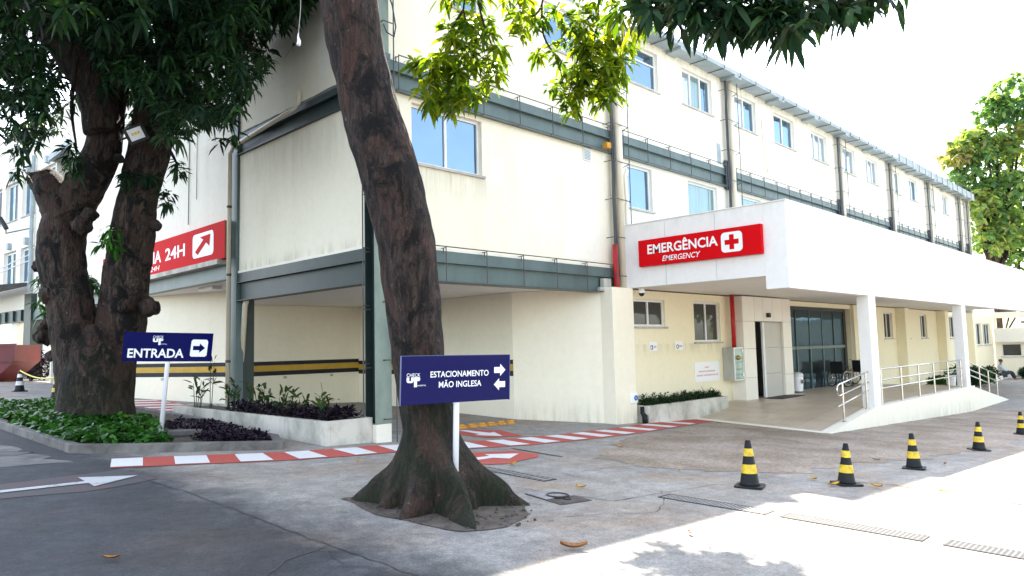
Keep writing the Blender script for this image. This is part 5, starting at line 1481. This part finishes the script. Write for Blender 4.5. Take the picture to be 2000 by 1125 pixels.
mb = MB(); sheet([(8.62, 8.6), (8.68, 8.58), (8.6, 7.4), (8.54, 7.42)], 0.006, mb); structure('slot_drain', mb, M['black'])

# kerb blocks at the passage mouth
ordn = ['leftmost', 'second from left', 'third from left', 'third from right', 'second from right', 'rightmost']
for k, (x, y) in enumerate([(10.15, 11.56), (10.46, 11.59), (10.79, 11.63), (11.12, 11.67), (11.45, 11.7), (11.78, 11.73)]):
    mb = MB(); pr = [(0.135, 0), (0.125, 0.03), (0.085, 0.062), (0.0, 0.07)]
    vs_ = []
    mb.prism([(x + a * 1.0, y + b) for a, b in rrect(-0.115, 0.115, -0.085, 0.085, 0.05)], lambda u, v: gz(u, v) - 0.01, lambda u, v: gz(u, v) + 0.035)
    mb.prism([(x + a * 1.0, y + b) for a, b in rrect(-0.08, 0.08, -0.055, 0.055, 0.04)], lambda u, v: gz(u, v) + 0.035, lambda u, v: gz(u, v) + 0.075)
    o = mb.build('lane_stud', M['orange'], bevel=0.014); tag(o, f'{ordn[k]} of six orange yellow lane studs before the striped wall', 'lane stud', 'lane studs at the passage')

# ------------------------------------------------------------------ handrails
def rail(label, posts, rails, hook=None):
    t = thing('handrail', label, 'handrail', posts[0][0], 'entrance handrails')
    for p, h in posts:
        mb = MB(); mb.bar(p, (p[0], p[1], p[2] + h), 0.024, 12); mb.lathe([(0.05, 0), (0.05, 0.012)], p, 14); mb.build('post', M['chrome'], t, smooth=False)
    for pts in rails:
        mb = MB(); mb.path(pts, 0.021, 10); mb.build('rail', M['chrome'], t, smooth=True)
RY = 6.4
def tz(x): return -0.43 + (x - 16.24) / (19.2 - 16.24) * 0.33 + 0.01 if x < 19.2 else (TZ + 0.01 if x < 28.9 else TZ - (x - 28.9) / 5.8 * 0.85 + 0.01)
ps = [17.42, 18.98]
z0, z1 = tz(ps[0]), tz(ps[1])
rail('short steel handrail with looped end, left of the first canopy column', [((x, RY, tz(x)), 0.9) for x in ps],
     [[(19.15, RY, z1 + 0.90), (17.2, RY, z0 + 0.86), (17.1, RY, z0 + 0.82), (17.08, RY, z0 + 0.74), (17.12, RY, z0 + 0.62), (17.2, RY, z0 + 0.60), (19.15, RY, z1 + 0.64)],
      [(19.1, RY, z1 + 0.44), (17.1, RY, z0 + 0.36)]])
ps = [20.1, 21.75, 23.35, 24.9, 26.5, 28.1]
rail('long level steel handrail with six posts between the canopy columns', [((x, RY, tz(x)), 0.92) for x in ps],
     [[(19.75, RY, TZ + h), (28.25, RY, TZ + h)] for h in (0.92, 0.64, 0.42)])
ps = [30.65, 32.0, 33.35]
rail('sloping steel handrail of the ramp beyond the second canopy column', [((x, RY, tz(x)), 0.86) for x in ps],
     [[(28.85, RY, TZ + h), (33.4, RY, tz(33.4) + h - 0.02)] for h in (0.88, 0.62, 0.42)] + [[(33.4, RY, tz(33.4) + 0.86), (33.52, RY, tz(33.4) + 0.8), (33.52, RY, tz(33.4) + 0.62), (33.4, RY, tz(33.4) + 0.6)]])

# ------------------------------------------------------------------ wheelchairs, bin, mat, cabinet, notices
def wheelchair(label, loc, rz):
    t = thing('wheelchair', label, 'wheelchair', loc, 'wheelchairs by the lobby glass')
    def own(mb, n, m, p=t, **k):
        o = mb.build(n, m, p, **k)
        if p is t: o.matrix_parent_inverse = Matrix()
        return o
    for s in (-1, 1):
        y = 0.29 * s
        mb = MB(); mb.torus((0, y, 0.31), (0, 1, 0), 0.29, 0.02, 32, 8); w = own(mb, 'wheel', M['rubber'], smooth=True)
        mb = MB(); mb.torus((0, y + 0.03 * s, 0.31), (0, 1, 0), 0.255, 0.011, 32, 6)
        mb2 = MB(); mb2.lathe([(0.03, -0.03), (0.03, 0.03)], (0, 0, 0), 10)
        own(mb, 'push_rim', M['chrome'], w, smooth=True)
        mb = MB()
        for k in range(12):
            a = k * math.pi / 6; mb.bar((0, y, 0.31), (0.28 * math.cos(a), y, 0.31 + 0.28 * math.sin(a)), 0.004, 4)
        mb.bar((0, y - 0.03, 0.31), (0, y + 0.03, 0.31), 0.028, 10); own(mb, 'spokes', M['chrome'], w)
        mb = MB(); mb.torus((0.4, y * 0.85, 0.09), (0, 1, 0), 0.075, 0.016, 18, 6); own(mb, 'caster', M['rubber'], smooth=True)
        mb = MB(); mb.path([(-0.1, y * 0.82, 0.3), (-0.13, y * 0.82, 0.92), (-0.25, y * 0.82, 0.95)], 0.012, 8); mb.path([(-0.1, y * 0.82, 0.48), (0.36, y * 0.82, 0.48), (0.42, y * 0.82, 0.18), (0.6, y * 0.82, 0.1)], 0.012, 8)
        mb.path([(-0.12, y * 0.82, 0.72), (0.22, y * 0.82, 0.72), (0.26, y * 0.82, 0.5)], 0.012, 8); mb.path([(-0.1, y * 0.82, 0.3), (0.4, y * 0.82, 0.26)], 0.012, 8); own(mb, 'side_frame', M['black'], smooth=True)
        mb = MB(); mb.box((-0.08, y * 0.82 - 0.03, 0.725), (0.22, y * 0.82 + 0.03, 0.75)); own(mb, 'armrest', M['black'], bevel=0.008)
        mb = MB(); mb.box((0.52, y * 0.5 - 0.07, 0.09), (0.68, y * 0.5 + 0.07, 0.105)); own(mb, 'footplate', M['black'])
    mb = MB(); mb.box((-0.1, -0.23, 0.475), (0.36, 0.23, 0.505)); own(mb, 'seat', M['black'], bevel=0.012)
    mb = MB(); mb.box((-0.135, -0.23, 0.5), (-0.105, 0.23, 0.92)); own(mb, 'backrest', M['black'], bevel=0.012)
    t.rotation_euler = (0, 0, rz)
wheelchair('black folding wheelchair standing against the lobby glass', (27.1, 10.05, TZ), R(-12))
wheelchair('black wheelchair parked in front of the yellow wall', (28.7, 9.85, TZ), R(-25))
t = thing('waste_bin', 'small white pedal bin with grey rim beside the entrance surround', 'bin', (23.72, 10.15, TZ))
mb = MB(); mb.lathe([(0.17, 0.04), (0.19, 0.5), (0.19, 0.52)], (23.72, 10.15, TZ), 24); mb.build('body', M['sign_white'], t, smooth=False)
mb = MB(); mb.lathe([(0.2, 0.525), (0.2, 0.56), (0.18, 0.62), (0.1, 0.66), (0.0, 0.67)], (23.72, 10.15, TZ), 24, cap=False); mb.build('lid', M['white_band'], t, smooth=True)
mb = MB(); mb.lathe([(0.175, 0.0), (0.175, 0.038)], (23.72, 10.15, TZ), 24); mb.build('foot_ring', M['black'], t)
mb = MB(); mb.box((23.6, 9.945, TZ + 0.3), (23.68, 9.957, TZ + 0.42)); mb.build('sticker', M['black'], t)
mb = MB(); mb.prism(rrect(20.75, 22.4, 9.35, 9.94, 0.05), TZ + 0.001, TZ + 0.016); tag(mb.build('door_mat', M['rubber'], bevel=0.004), 'dark rubber door mat at the entrance doorway', 'mat')

t = thing('hose_cabinet', 'weathered galvanised fire hose cabinet with a glass front on the wall', 'cabinet', (19.5, 10.2, 0.5))
hx0, hx1, hy0, hy1, hz0, hz1 = 19.25, 19.8, 10.03, 10.385, 0.5, 1.45
mb = MB(); mb.box((hx0, hy0 + 0.02, hz0), (hx0 + 0.02, hy1, hz1)); mb.box((hx1 - 0.02, hy0 + 0.02, hz0), (hx1, hy1, hz1)); mb.box((hx0 + 0.02, hy0 + 0.02, hz0), (hx1 - 0.02, hy1, hz0 + 0.02)); mb.box((hx0 + 0.02, hy0 + 0.02, hz1 - 0.02), (hx1 - 0.02, hy1, hz1)); mb.box((hx0 + 0.02, hy1 - 0.02, hz0 + 0.02), (hx1 - 0.02, hy1, hz1 - 0.02)); mb.build('housing', M['galv'], t)
mb = MB()
for a in ((hx0, hz0, hx0 + 0.03, hz1), (hx1 - 0.03, hz0, hx1, hz1), (hx0 + 0.03, hz0, hx1 - 0.03, hz0 + 0.03), (hx0 + 0.03, hz1 - 0.03, hx1 - 0.03, hz1)): mb.box((a[0], hy0, a[1]), (a[2], hy0 + 0.019, a[3]))
dr = mb.build('door', M['alu'], t)
mb = MB(); mb.box((hx0 + 0.031, hy0 + 0.005, hz0 + 0.031), (hx1 - 0.031, hy0 + 0.01, hz1 - 0.031)); mb.build('pane', M['hyd_glass'], dr)
mb = MB(); mb.lathe([(0.07, 0), (0.07, 0.03), (0.03, 0.05), (0.03, 0.09)], (0, 0, 0), 14)
mb.v = [(19.47 + v[0], hy0 - 0.0 - v[2], 1.15 + v[1]) for v in mb.v]; mb.build('valve_wheel', M['brass'], t, smooth=True)
for z in (0.62, 1.3):
    mb = MB(); mb.box((hx1 - 0.09, hy0 - 0.012, z), (hx1 - 0.02, hy0 - 0.001, z + 0.09)); mb.build('hinge', M['sign_white'], t)
mb = MB(); mb.path([(19.6, 10.2, 2.99), (19.6, 10.2, 1.43)], 0.062, 16); tag(mb.build('fire_pipe', M['pipe_red'], smooth=True), 'red vertical fire pipe above the hose cabinet', 'pipe')
t = thing('wall_notice', 'large white notice with three faint lines of red print on the yellow wall', 'notice', (18.3, 10.38, 0.53), 'notices on the entrance wall')
mb = MB(); fbox(mb, FE, 17.66, 19.0, 0.53, 1.07, 0.002, 0.012); mb.build('board', M['sign_white'], t)
for z, a, b, sd in ((0.9, 18.2, 18.42, 1), (0.79, 17.86, 18.78, 2), (0.68, 17.76, 18.92, 3)):
    mb = MB(); u = a
    while u < b:
        w_ = 0.02 + 0.02 * abs(noise.noise((u * 31, z, sd))); fbox(mb, FE, u, min(u + w_, b), z, z + 0.04 + 0.012 * noise.noise((u * 17, sd, 0)), 0.0125, 0.0135); u += w_ + 0.012 + (0.03 if noise.noise((u * 9, sd, 3)) > 0.3 else 0)
    mb.build('print', M['pink_ink'], t)
for u0, u1, col, lb in ((15.5, 15.86, 'blue_ink', 'small white notice with a blue square pictogram under the wide window'), (16.72, 17.1, 'rod', 'small white notice with a dark ring pictogram between the windows')):
    t = thing('wall_notice', lb, 'notice', ((u0 + u1) / 2, 10.38, 1.45), 'notices on the entrance wall')
    mb = MB(); fbox(mb, FE, u0, u1, 1.43, 1.66, 0.002, 0.01); mb.build('board', M['sign_white'], t)
    mb = MB()
    if col == 'blue_ink':
        fbox(mb, FE, u0 + 0.05, u0 + 0.16, 1.46, 1.57, 0.0105, 0.0115); mb.build('pictogram', M[col], t)
        mb = MB(); flat(FE, [(u0 + 0.07, 1.47), (u0 + 0.09, 1.47), (u0 + 0.13, 1.53), (u0 + 0.07, 1.55)], 0.0125, mb); mb.build('mark', M['sign_white'], t)
    else: mb.torus(FE(u0 + 0.11, 0.011, 1.52), (0, 1, 0), 0.05, 0.011, 18, 6); mb.build('pictogram', M[col], t)
    mb = MB()
    for z in (1.54, 1.51): fbox(mb, FE, u0 + 0.19, u1 - 0.04, z, z + 0.012, 0.0105, 0.0115)
    mb.build('print', M['rod'], t)
t = thing('socket_box', 'white wall plate with a round blue dial low on the pier', 'wall plate', (14.46, 10.18, 0.2))
mb = MB(); mb.box((14.3, 10.17, 0.2), (14.595, 10.198, 0.43)); mb.build('plate', M['sign_white'], t, bevel=0.01)
mb = MB(); mb.torus((14.51, 10.165, 0.32), (0, 1, 0), 0.045, 0.02, 20, 8); mb.build('dial', M['dial_blue'], t, smooth=True)
mb = MB(); mb.path([(14.66, 10.1, 0.1), (14.66, 10.1, -0.05), (14.64, 10.02, -0.12), (14.62, 10.0, -0.3)], [0.05, 0.05, 0.07, 0.07], 12); tag(mb.build('drain_hose', M['rubber'], smooth=True), 'dark drain hose standing between the pier and the white planter', 'hose')
t = thing('dome_camera', 'white dome security camera hung under the canopy corner above the wide window', 'camera', (14.85, 10.12, 2.85))
mb = MB(); mb.lathe([(0.07, 0.11), (0.085, 0.04), (0.085, 0.0)], (14.85, 10.12, 2.86), 20); mb.build('base', M['sign_white'], t)
mb = MB(); mb.lathe([(0.075, -0.002), (0.06, -0.05), (0.03, -0.075), (0.0, -0.08)], (14.85, 10.12, 2.86), 20, cap=False); mb.build('dome', M['black'], t, smooth=True)

# ------------------------------------------------------------------ left wing in the distance
W = thing('office_wing', 'white three storey wing with paired tall windows far behind the forked tree', 'building', (8.7, 44.8, 0.5))
hol = []
for s in range(-4, 4):
    u = s * 2.73 - 2.85
    hol.append((u + 5.45, u + 5.45 + 2.05))
hs = [(u0, u1, z0, z1) for u0, u1 in hol for z0, z1 in ((5.5, 7.4), (9.08, 11.2))]
wall(FW, -16, 13, 4.85, 13.9, hs, M['white_plaster'], W)
for h in hs: window(FW, *h, W, ['glass', 'glass_dark'], 2, inset=0.15, fw=0.12)
for u0, u1 in hol:
    for z in (7.5, 11.3):
        mb = MB(); fbox(mb, FW, u0 + 1.0, u0 + 1.25, z, z + 0.35, 0.001, 0.18); mb.build('lamp_box', M['gutter'], W)
mb = MB(); fbox(mb, FW, -16, 1.7, 4.1, 4.84, -0.3, 0.25); mb.build('fascia', M['white_plaster'], W)
mb = MB(); fbox(mb, FW, -16, 13, 3.5, 4.09, -0.3, 0.2)
mb.build('beam', M['steel'], W)
mb = MB()
for k in range(14): fbox(mb, FW, -15 + k * 1.25, -14.9 + k * 1.25, 3.52, 4.07, 0.2, 0.32)
s_ = mb.build('stiffeners', M['steel_dark'], W); s_['kind'] = 'stuff'
mb = MB(); fbox(mb, FW, 1.72, 13, 4.1, 4.84, -0.3, 0.05); mb.build('fascia', M['cream'], W)
mb = MB(); fbox(mb, FW, -16, 13, 0, 3.5, -2.4, -2.3); mb.build('wall', M['cream'], W)
for u0, u1 in ((-1.2, -0.3), (3.6, 4.3), (-5.5, -4.6)):
    mb = MB(); fbox(mb, FW, u0, u1, 0, 3.5, -2.3, 0.0); mb.build('pier', M['white_plaster'], W)
mb = MB(); fbox(mb, FW, 1.75, 2.75, 0, 4.84, -0.5, 0.3); mb.build('post', M['steel_dark'], W)
for z in (2.35, 1.75):
    mb = MB(); fbox(mb, FW, 2.9, 3.55, z, z + 0.35, -2.29, -2.2); mb.build('number_board', M['black'], W)
mb = MB(); mb.add([FW(-16, 0.25, 5.45), FW(1.9, 0.25, 5.45), FW(1.9, 2.2, 5.15), FW(-16, 2.2, 5.15), FW(-16, 0.25, 5.25), FW(1.9, 0.25, 5.25), FW(1.9, 2.2, 5.0), FW(-16, 2.2, 5.0)], [(0, 1, 2, 3), (4, 7, 6, 5), (0, 4, 5, 1), (1, 5, 6, 2), (2, 6, 7, 3), (3, 7, 4, 0)])
aw = mb.build('awning', M['awning'], W)
mb = MB(); mb.path([FW(1.5, 0.1, 6.9), FW(-4.5, 2.1, 5.2)], 0.03, 6); mb.path([FW(1.6, 0.1, 6.6), FW(-4.3, 2.1, 5.15)], 0.03, 6); mb.build('stay_rods', M['alu'], aw)
mb = MB(); mb.path([FW(1.95, 0.15, 12), FW(1.95, 0.15, 5)], 0.09, 8); mb.build('downpipe', M['gutter'], W)
t = thing('security_camera', 'black security camera on a long arm fixed to the left wing wall', 'camera', tuple(FW(-0.6, 0.5, 8.3)))
mb = MB(); mb.path([FW(1.9, 0.1, 8.25), FW(-0.8, 0.5, 8.25), FW(-0.8, 0.5, 8.45)], 0.03, 6); mb.build('arm', M['black'], t)
mb = MB(); mb.bar(FW(-0.75, 0.5, 8.5), FW(-1.15, 0.7, 9.1), 0.12, 8); mb.build('body', M['black'], t)

t = thing('dumpster', 'maroon steel dumpster with sloping end at the left picture edge', 'dumpster', (4.5, 26.0, 0.55))
E1 = at(28, 735, 29.5); uD = Vector((0.703, -0.712, 0)); wD = Vector((0.712, 0.703, 0))
def fd(u, w, v): p = Vector((E1.x, E1.y, 0.55)) + uD * u + wD * w; p.z = 0.55 + v; return p
mb = MB(); mb.add([fd(0, 0, 1.62), fd(-3, 0, 1.62), fd(-3, 0, 0.1), fd(-1.0, 0, 0.1), fd(0, 0, 0.95), fd(0, 1.6, 1.62), fd(-3, 1.6, 1.62), fd(-3, 1.6, 0.1), fd(-1.0, 1.6, 0.1), fd(0, 1.6, 0.95)],
                 [(0, 1, 2, 3, 4), (9, 8, 7, 6, 5), (0, 4, 9, 5), (4, 3, 8, 9), (3, 2, 7, 8), (2, 1, 6, 7)])
mb.build('body', M['dumpster'], t)
mb = MB(); mb.box((-3, -0.04, 1.55), (0.05, 0.0, 1.67), 0, fd); mb.box((-0.06, -0.06, 0.95), (0.02, -0.001, 1.549), 0, fd); mb.box((-3, -0.05, 0.92), (-0.061, -0.001, 0.98), 0, fd); mb.build('rim', M['dumpster'], t)

def shrub(name, label, cat, c, r, n, mat, L, W_, seed, sq=1.0, el=(-0.6, 1.0), per=8):
    t = thing(name, label, cat, tuple(c))
    T_ = blob((c[0], c[1], c[2] + r * sq), r, n, squash=sq)
    leaves('foliage', T_, mat, t, per, L, W_, el, 0.5, seed)
    mb = MB()
    for k in range(5):
        a = k * 1.26; mb.path([(c[0], c[1], c[2] - 0.02), (c[0] + r * 0.5 * math.cos(a), c[1] + r * 0.5 * math.sin(a), c[2] + r * sq * 1.2)], [0.02, 0.006], 5)
    mb.build('stem', M['bark2'], t)
    return t
p = at(60, 750, 32); shrub('purple_shrub', 'dark purple shrub at the foot of the left wing post', 'shrub', (p.x, p.y, 0.55), 0.75, 90, M['leaf_purple'], 0.22, 0.07, 71)
p = at(72, 735, 33); shrub('purple_shrub', 'dark purple shrub right of the left wing post', 'shrub', (p.x + 0.3, p.y, 0.6), 0.6, 60, M['leaf_purple'], 0.22, 0.07, 72)

# ------------------------------------------------------------------ far right end: annex, garden, seated man, trees
A = thing('annex_building', 'cream annex with white balcony parapet and a dark glazed ground floor', 'building', (54.3, 8, -1))
FA = Frame((54.2, 0, 0), (0, -1, 0), (-1, 0, 0))
wall(FA, -10.35, 6, -1.3, 3.0, [(-10.0, -8.95, 0.32, 1.12), (-8.85, -4, 0.32, 1.12), (-10.2, 4, 2.1, 2.75)], M['cream'], A)
for u0, u1 in ((-10.0, -8.95), (-8.85, -4)): window(FA, u0, u1, 0.32, 1.12, A, 'glass_dark', 1, inset=0.06)
mb = MB(); fbox(mb, FA, -10.3, 5, 1.22, 2.09, 0.003, 0.35); mb.build('parapet', M['white_plaster'], A)
mb = MB(); fbox(mb, FA, -10.3, 5, 2.76, 3.1, 0.003, 0.45); mb.build('roof_edge', M['white_plaster'], A)
mb = MB(); fbox(mb, FA, -10.2, 4, 1.5, 2.9, -2.2, -2.0); mb.build('wall', M['cream'], A)
mb = MB(); mb.bar(FA(-9.75, -0.3, 2.05), FA(-9.55, -0.3, 2.75), 0.05, 6); mb.bar(FA(-9.6, -0.3, 2.05), FA(-9.2, -0.3, 2.75), 0.05, 6); fbox(mb, FA, -8.9, -5, 2.4, 2.5, -1.6, -0.1); mb.build('frame', M['black'], A)
for k, (x, y, r, lb) in enumerate(((40.5, 8.9, 0.55, 'dark green bush behind the sloping ramp handrail'), (42.5, 8.9, 0.5, 'leafy bush in the garden past the ramp handrail'), (44.6, 8.9, 0.45, 'low bush nearest the seated man'), (37.8, 9.6, 0.34, 'low dark bush at the wall behind the level handrail'), (50.5, 8.2, 0.35, 'spiky bush at the right picture edge'))):
    shrub('garden_bush', lb, 'bush', (x, y, gz(x, y) - 0.02), r, 110, M['leaf_bed'] if k % 2 else M['leaf_dark'], 0.26, 0.07, 80 + k, 1.0, (-0.2, 1.2))['group'] = 'bushes past the ramp'
t = thing('garden_bush', 'tall broad leaved bush beside the white bucket', 'bush', (31.0, 7.9, -1.0), 'bushes past the ramp')
leaves('foliage', blob((31.2, 7.35, -0.1), 0.45, 60, squash=1.7), M['leaf_bed'], t, 6, 0.25, 0.1, (-0.5, 1.0), 0.6, 90)
mb = MB(); mb.path([(31.2, 7.35, -1.0), (31.2, 7.36, 0.2)], 0.03, 6); mb.build('stem', M['bark2'], t)
t = thing('bucket', 'white plastic bucket on the terrace edge behind the handrail', 'bucket', (29.1, 6.95, TZ))
mb = MB(); mb.lathe([(0.13, 0.0), (0.165, 0.34), (0.18, 0.345), (0.18, 0.365), (0.155, 0.365), (0.12, 0.03)], (29.1, 6.95, TZ + 0.002), 22); mb.build('pail', M['sign_white'], t, smooth=False)
mb = MB(); mb.path([(28.93, 6.95, TZ + 0.34), (28.98, 6.87, TZ + 0.22), (29.1, 6.82, TZ + 0.18), (29.22, 6.87, TZ + 0.22), (29.27, 6.95, TZ + 0.34)], 0.006, 6); mb.build('handle', M['chrome'], t)
mb = MB(); mb.box((45.5, 9.1, -1.2), (52.0, 9.6, -0.66)); tag(mb.build('garden_ledge', M['terrace_white'], bevel=0.02), 'low white garden ledge the man sits on', 'ledge')
P = thing('person', 'man in pale blue shirt and dark trousers sitting with crossed arms on the garden ledge', 'person', (49.3, 9.2, -0.66))
def skin_body(name, V, E, rads, mat, parent, root=0, levels=1):
    me = bpy.data.meshes.new(name); me.from_pydata([tuple(v) for v in V], E, []); me.materials.append(mat)
    o = link(name, me, parent)
    sk = o.modifiers.new('skin', 'SKIN'); o.modifiers.new('sub', 'SUBSURF').levels = levels; o.modifiers['sub'].render_levels = levels
    sk.use_smooth_shade = True
    for i, r in enumerate(rads): me.skin_vertices[0].data[i].radius = (r, r)
    me.skin_vertices[0].data[root].use_root = True
    return o
b0 = Vector((49.3, 9.15, -0.55)); fw = Vector((0.45, -0.9, 0)).normalized(); sd = Vector((fw.y, -fw.x, 0))
def bp(f, s, z): return b0 + fw * f + sd * s + Vector((0, 0, z))
V = [bp(0, 0, 0), bp(-0.06, 0, 0.22), bp(-0.1, 0, 0.42), bp(-0.07, 0, 0.52), bp(-0.05, 0, 0.60), bp(-0.03, 0, 0.70), bp(-0.02, 0, 0.76)]
E = [(0, 1), (1, 2), (2, 3), (3, 4), (4, 5), (5, 6)]; rd = [0.15, 0.14, 0.15, 0.06, 0.055, 0.095, 0.075]
for s in (-1, 1):
    i = len(V); V += [bp(0.05, s * 0.1, -0.02), bp(0.44, s * 0.13, 0.1 + 0.02 * s), bp(0.62, s * 0.1, -0.30), bp(0.74, s * 0.1, -0.33)]; E += [(0, i), (i, i + 1), (i + 1, i + 2), (i + 2, i + 3)]; rd += [0.11, 0.075, 0.05, 0.045]
    i = len(V); V += [bp(-0.1, s * 0.19, 0.43), bp(0.06, s * 0.25, 0.2), bp(0.26, s * 0.08, 0.16), bp(0.33, s * 0.02, 0.16)]; E += [(2, i), (i, i + 1), (i + 1, i + 2), (i + 2, i + 3)]; rd += [0.07, 0.05, 0.036, 0.03]
skin_body('body', V, E, rd, M['skin'], P)
skin_body('shirt', [V[0] + Vector((0, 0, 0.03)), V[1], V[2], V[3] - Vector((0, 0, 0.05)), V[11], V[12], V[13].lerp(V[12], 0.3), V[19], V[20], V[21].lerp(V[20], 0.3)], [(0, 1), (1, 2), (2, 3), (2, 4), (4, 5), (5, 6), (2, 7), (7, 8), (8, 9)], [0.172, 0.165, 0.175, 0.08, 0.09, 0.068, 0.055, 0.09, 0.068, 0.055], M['shirt'], P)
skin_body('trousers', [V[0] - Vector((0, 0, 0.01)), V[7], V[8], V[9].lerp(V[8], 0.1), V[15], V[16], V[17].lerp(V[16], 0.1)], [(0, 1), (1, 2), (2, 3), (0, 4), (4, 5), (5, 6)], [0.17, 0.13, 0.093, 0.07, 0.13, 0.093, 0.07], M['jeans'], P)
skin_body('shoes', [V[9], V[10], V[10] + fw * 0.1, V[17], V[18], V[18] + fw * 0.1], [(0, 1), (1, 2), (3, 4), (4, 5)], [0.06, 0.058, 0.045, 0.06, 0.058, 0.045], M['black'], P)
mb = MB(); knot(mb, bp(-0.05, 0, 0.755), 0.105, 3, (1, 1, 0.85)); mb.build('hair', M['black'], P, smooth=True)

def far_tree(label, c, h, blobs, seed):
    t = thing('broad_tree', label, 'tree', tuple(c), 'trees past the far end')
    mb = MB(); limb(mb, [c, Vector(c) + Vector((0.3, 0.2, h * 0.25)), Vector(c) + Vector((0, 0.5, h * 0.5)), Vector(c) + Vector((0.4, 0.3, h * 0.8))], [0.45, 0.36, 0.26, 0.1], 14, 4, 0.1, 1.2, seed)
    for bx in blobs: limb(mb, [Vector(c) + Vector((0.1, 0.3, h * 0.35)), Vector(c).lerp(Vector(bx[0]), 0.6) + Vector((0, 0, h * 0.12)), bx[0]], [0.18, 0.12, 0.04], 8, 4, 0.1, 1.2, seed)
    mb.build('trunk', M['bark2'], t, smooth=True)
    T_ = []; tn = []
    for b_, r, n, tv in blobs:
        for v in blob(b_, r, n, squash=0.8): T_.append(tuple(v)); tn.append(tv + 0.25 * (v[2] - b_[2]) / r * 0.5)
    leaves('crown', T_, M['leaf_far'], t, 8, 0.5, 0.26, (-1.0, 0.6), 0.4, seed, tn)
def tb(px, py, rp, d, n, tv): return (at(px, py, d), rp * d / 1404, n, tv)
far_tree('tall broad leaved tree with reddish tips beyond the far end of the hospital', at(1962, 690, 52), 16,
         [tb(1990, 190, 62, 52, 150, .25), tb(1945, 215, 42, 52, 80, .3), tb(1890, 285, 46, 52, 100, .5), tb(1865, 305, 30, 52, 40, .8), tb(1930, 290, 50, 52, 120, .45), tb(1990, 280, 56, 52, 140, .6), tb(1900, 350, 46, 52, 100, .3), tb(1960, 370, 56, 52, 130, .35), tb(1925, 420, 50, 52, 100, .5), tb(2020, 350, 60, 52, 120, .35), tb(2060, 240, 70, 52, 120, .3), tb(1945, 465, 40, 51, 80, .5), tb(1985, 440, 44, 51, 80, .4), tb(1915, 395, 36, 51, 60, .6)], 91)
far_tree('smaller dense tree rising over the canopy at the right edge', at(1990, 690, 60), 9,
         [tb(1950, 470, 40, 58, 70, .5), tb(1990, 500, 44, 58, 90, .3), tb(1912, 470, 26, 58, 34, .35), tb(2040, 470, 60, 58, 100, .4), tb(1995, 430, 40, 58, 70, .45)], 92)

# ------------------------------------------------------------------ tree line across the road, behind the photographer (seen in the panes)
tl_ = []
for x, y, z, r, n in ((14, -26, 8, 5, 260), (24, -24, 7, 5, 240), (36, -22, 8.5, 6, 320), (50, -20, 7, 6, 280), (64, -16, 8, 6, 280), (4, -30, 9, 6, 260)): tl_ += [tuple(v) for v in blob((x, y, z), r, n, squash=0.9)]
o = leaves('tree_line', tl_, M['leaf_far'], None, 7, 0.8, 0.4, (-1.0, 0.6), 0.4, 95); tag(o, 'dark green tree line across the road mirrored in the glass', 'trees', kind='stuff')

# ------------------------------------------------------------------ fallen leaves
FL_ = [(7.32, 7.26, .15, 'leaf_fallen', 'yellow fallen leaf near the narrow drain grate'), (6.71, 5.53, .14, 'leaf_fallen', 'bright yellow fallen leaf beyond the manhole cover'), (5.77, 8.77, .1, 'leaf_fallen', 'small yellow leaf left of the leaning trunk'),
       (10.28, 7.58, .13, 'leaf_fallen', 'yellow leaf by the edge of the rough paving'), (8.84, 5.52, .1, 'leaf_fallen', 'tiny yellow leaf on the rough paving left of the nearest cone'), (4.56, 3.85, .22, 'leaf_brown', 'long curled brown leaf on the edge of the sunlight'), (5.73, 3.49, .1, 'leaf_brown', 'small pale brown leaf in the sunlight'),
       (1.75, 5.86, .12, 'leaf_brown', 'slim brown leaf alone on the dark left roadway'), (9.64, 3.98, .15, 'leaf_fallen', 'yellow leaf behind the second cone on its left'), (9.38, 3.62, .18, 'leaf_fallen', 'large yellow leaf at the left foot of the second cone'), (9.72, 3.22, .16, 'leaf_fallen', 'yellow leaf in front of the second cone on its right'),
       (9.95, 3.72, .1, 'leaf_brown', 'curled brown leaf behind the second cone on its right'), (12.39, 4.09, .12, 'leaf_brown', 'small brown leaf left of the fourth cone'), (12.82, 3.23, .12, 'leaf_brown', 'small curled leaf right of the middle cone'), (10.02, 2.55, .12, 'leaf_fallen', 'pale yellow leaf beside the long crack in the sunlight')]
for k, (x, y, L, m, lb) in enumerate(FL_):
    mb = MB(); a = k * 1.7; n = 6; V = []; 
    for i in range(n + 1):
        t_ = i / n; wv = 0.2 * L * math.sin(math.pi * (t_ * 0.94 + 0.03)) ** 0.8; zz = 0.018 + 0.25 * L * (t_ - 0.5) ** 2 * 2
        for s in (-1, 0, 1): V.append((x + math.cos(a) * (t_ - .5) * L - math.sin(a) * s * wv, y + math.sin(a) * (t_ - .5) * L + math.cos(a) * s * wv, gz(x, y) + zz + (0.12 * L if s else 0)))
    F = []
    for i in range(n):
        for j in (0, 1): F.append((i * 3 + j, i * 3 + j + 1, (i + 1) * 3 + j + 1, (i + 1) * 3 + j))
    mb.add(V, F); tag(mb.build('fallen_leaf', M[m], smooth=True), lb, 'leaf', 'fallen leaves')
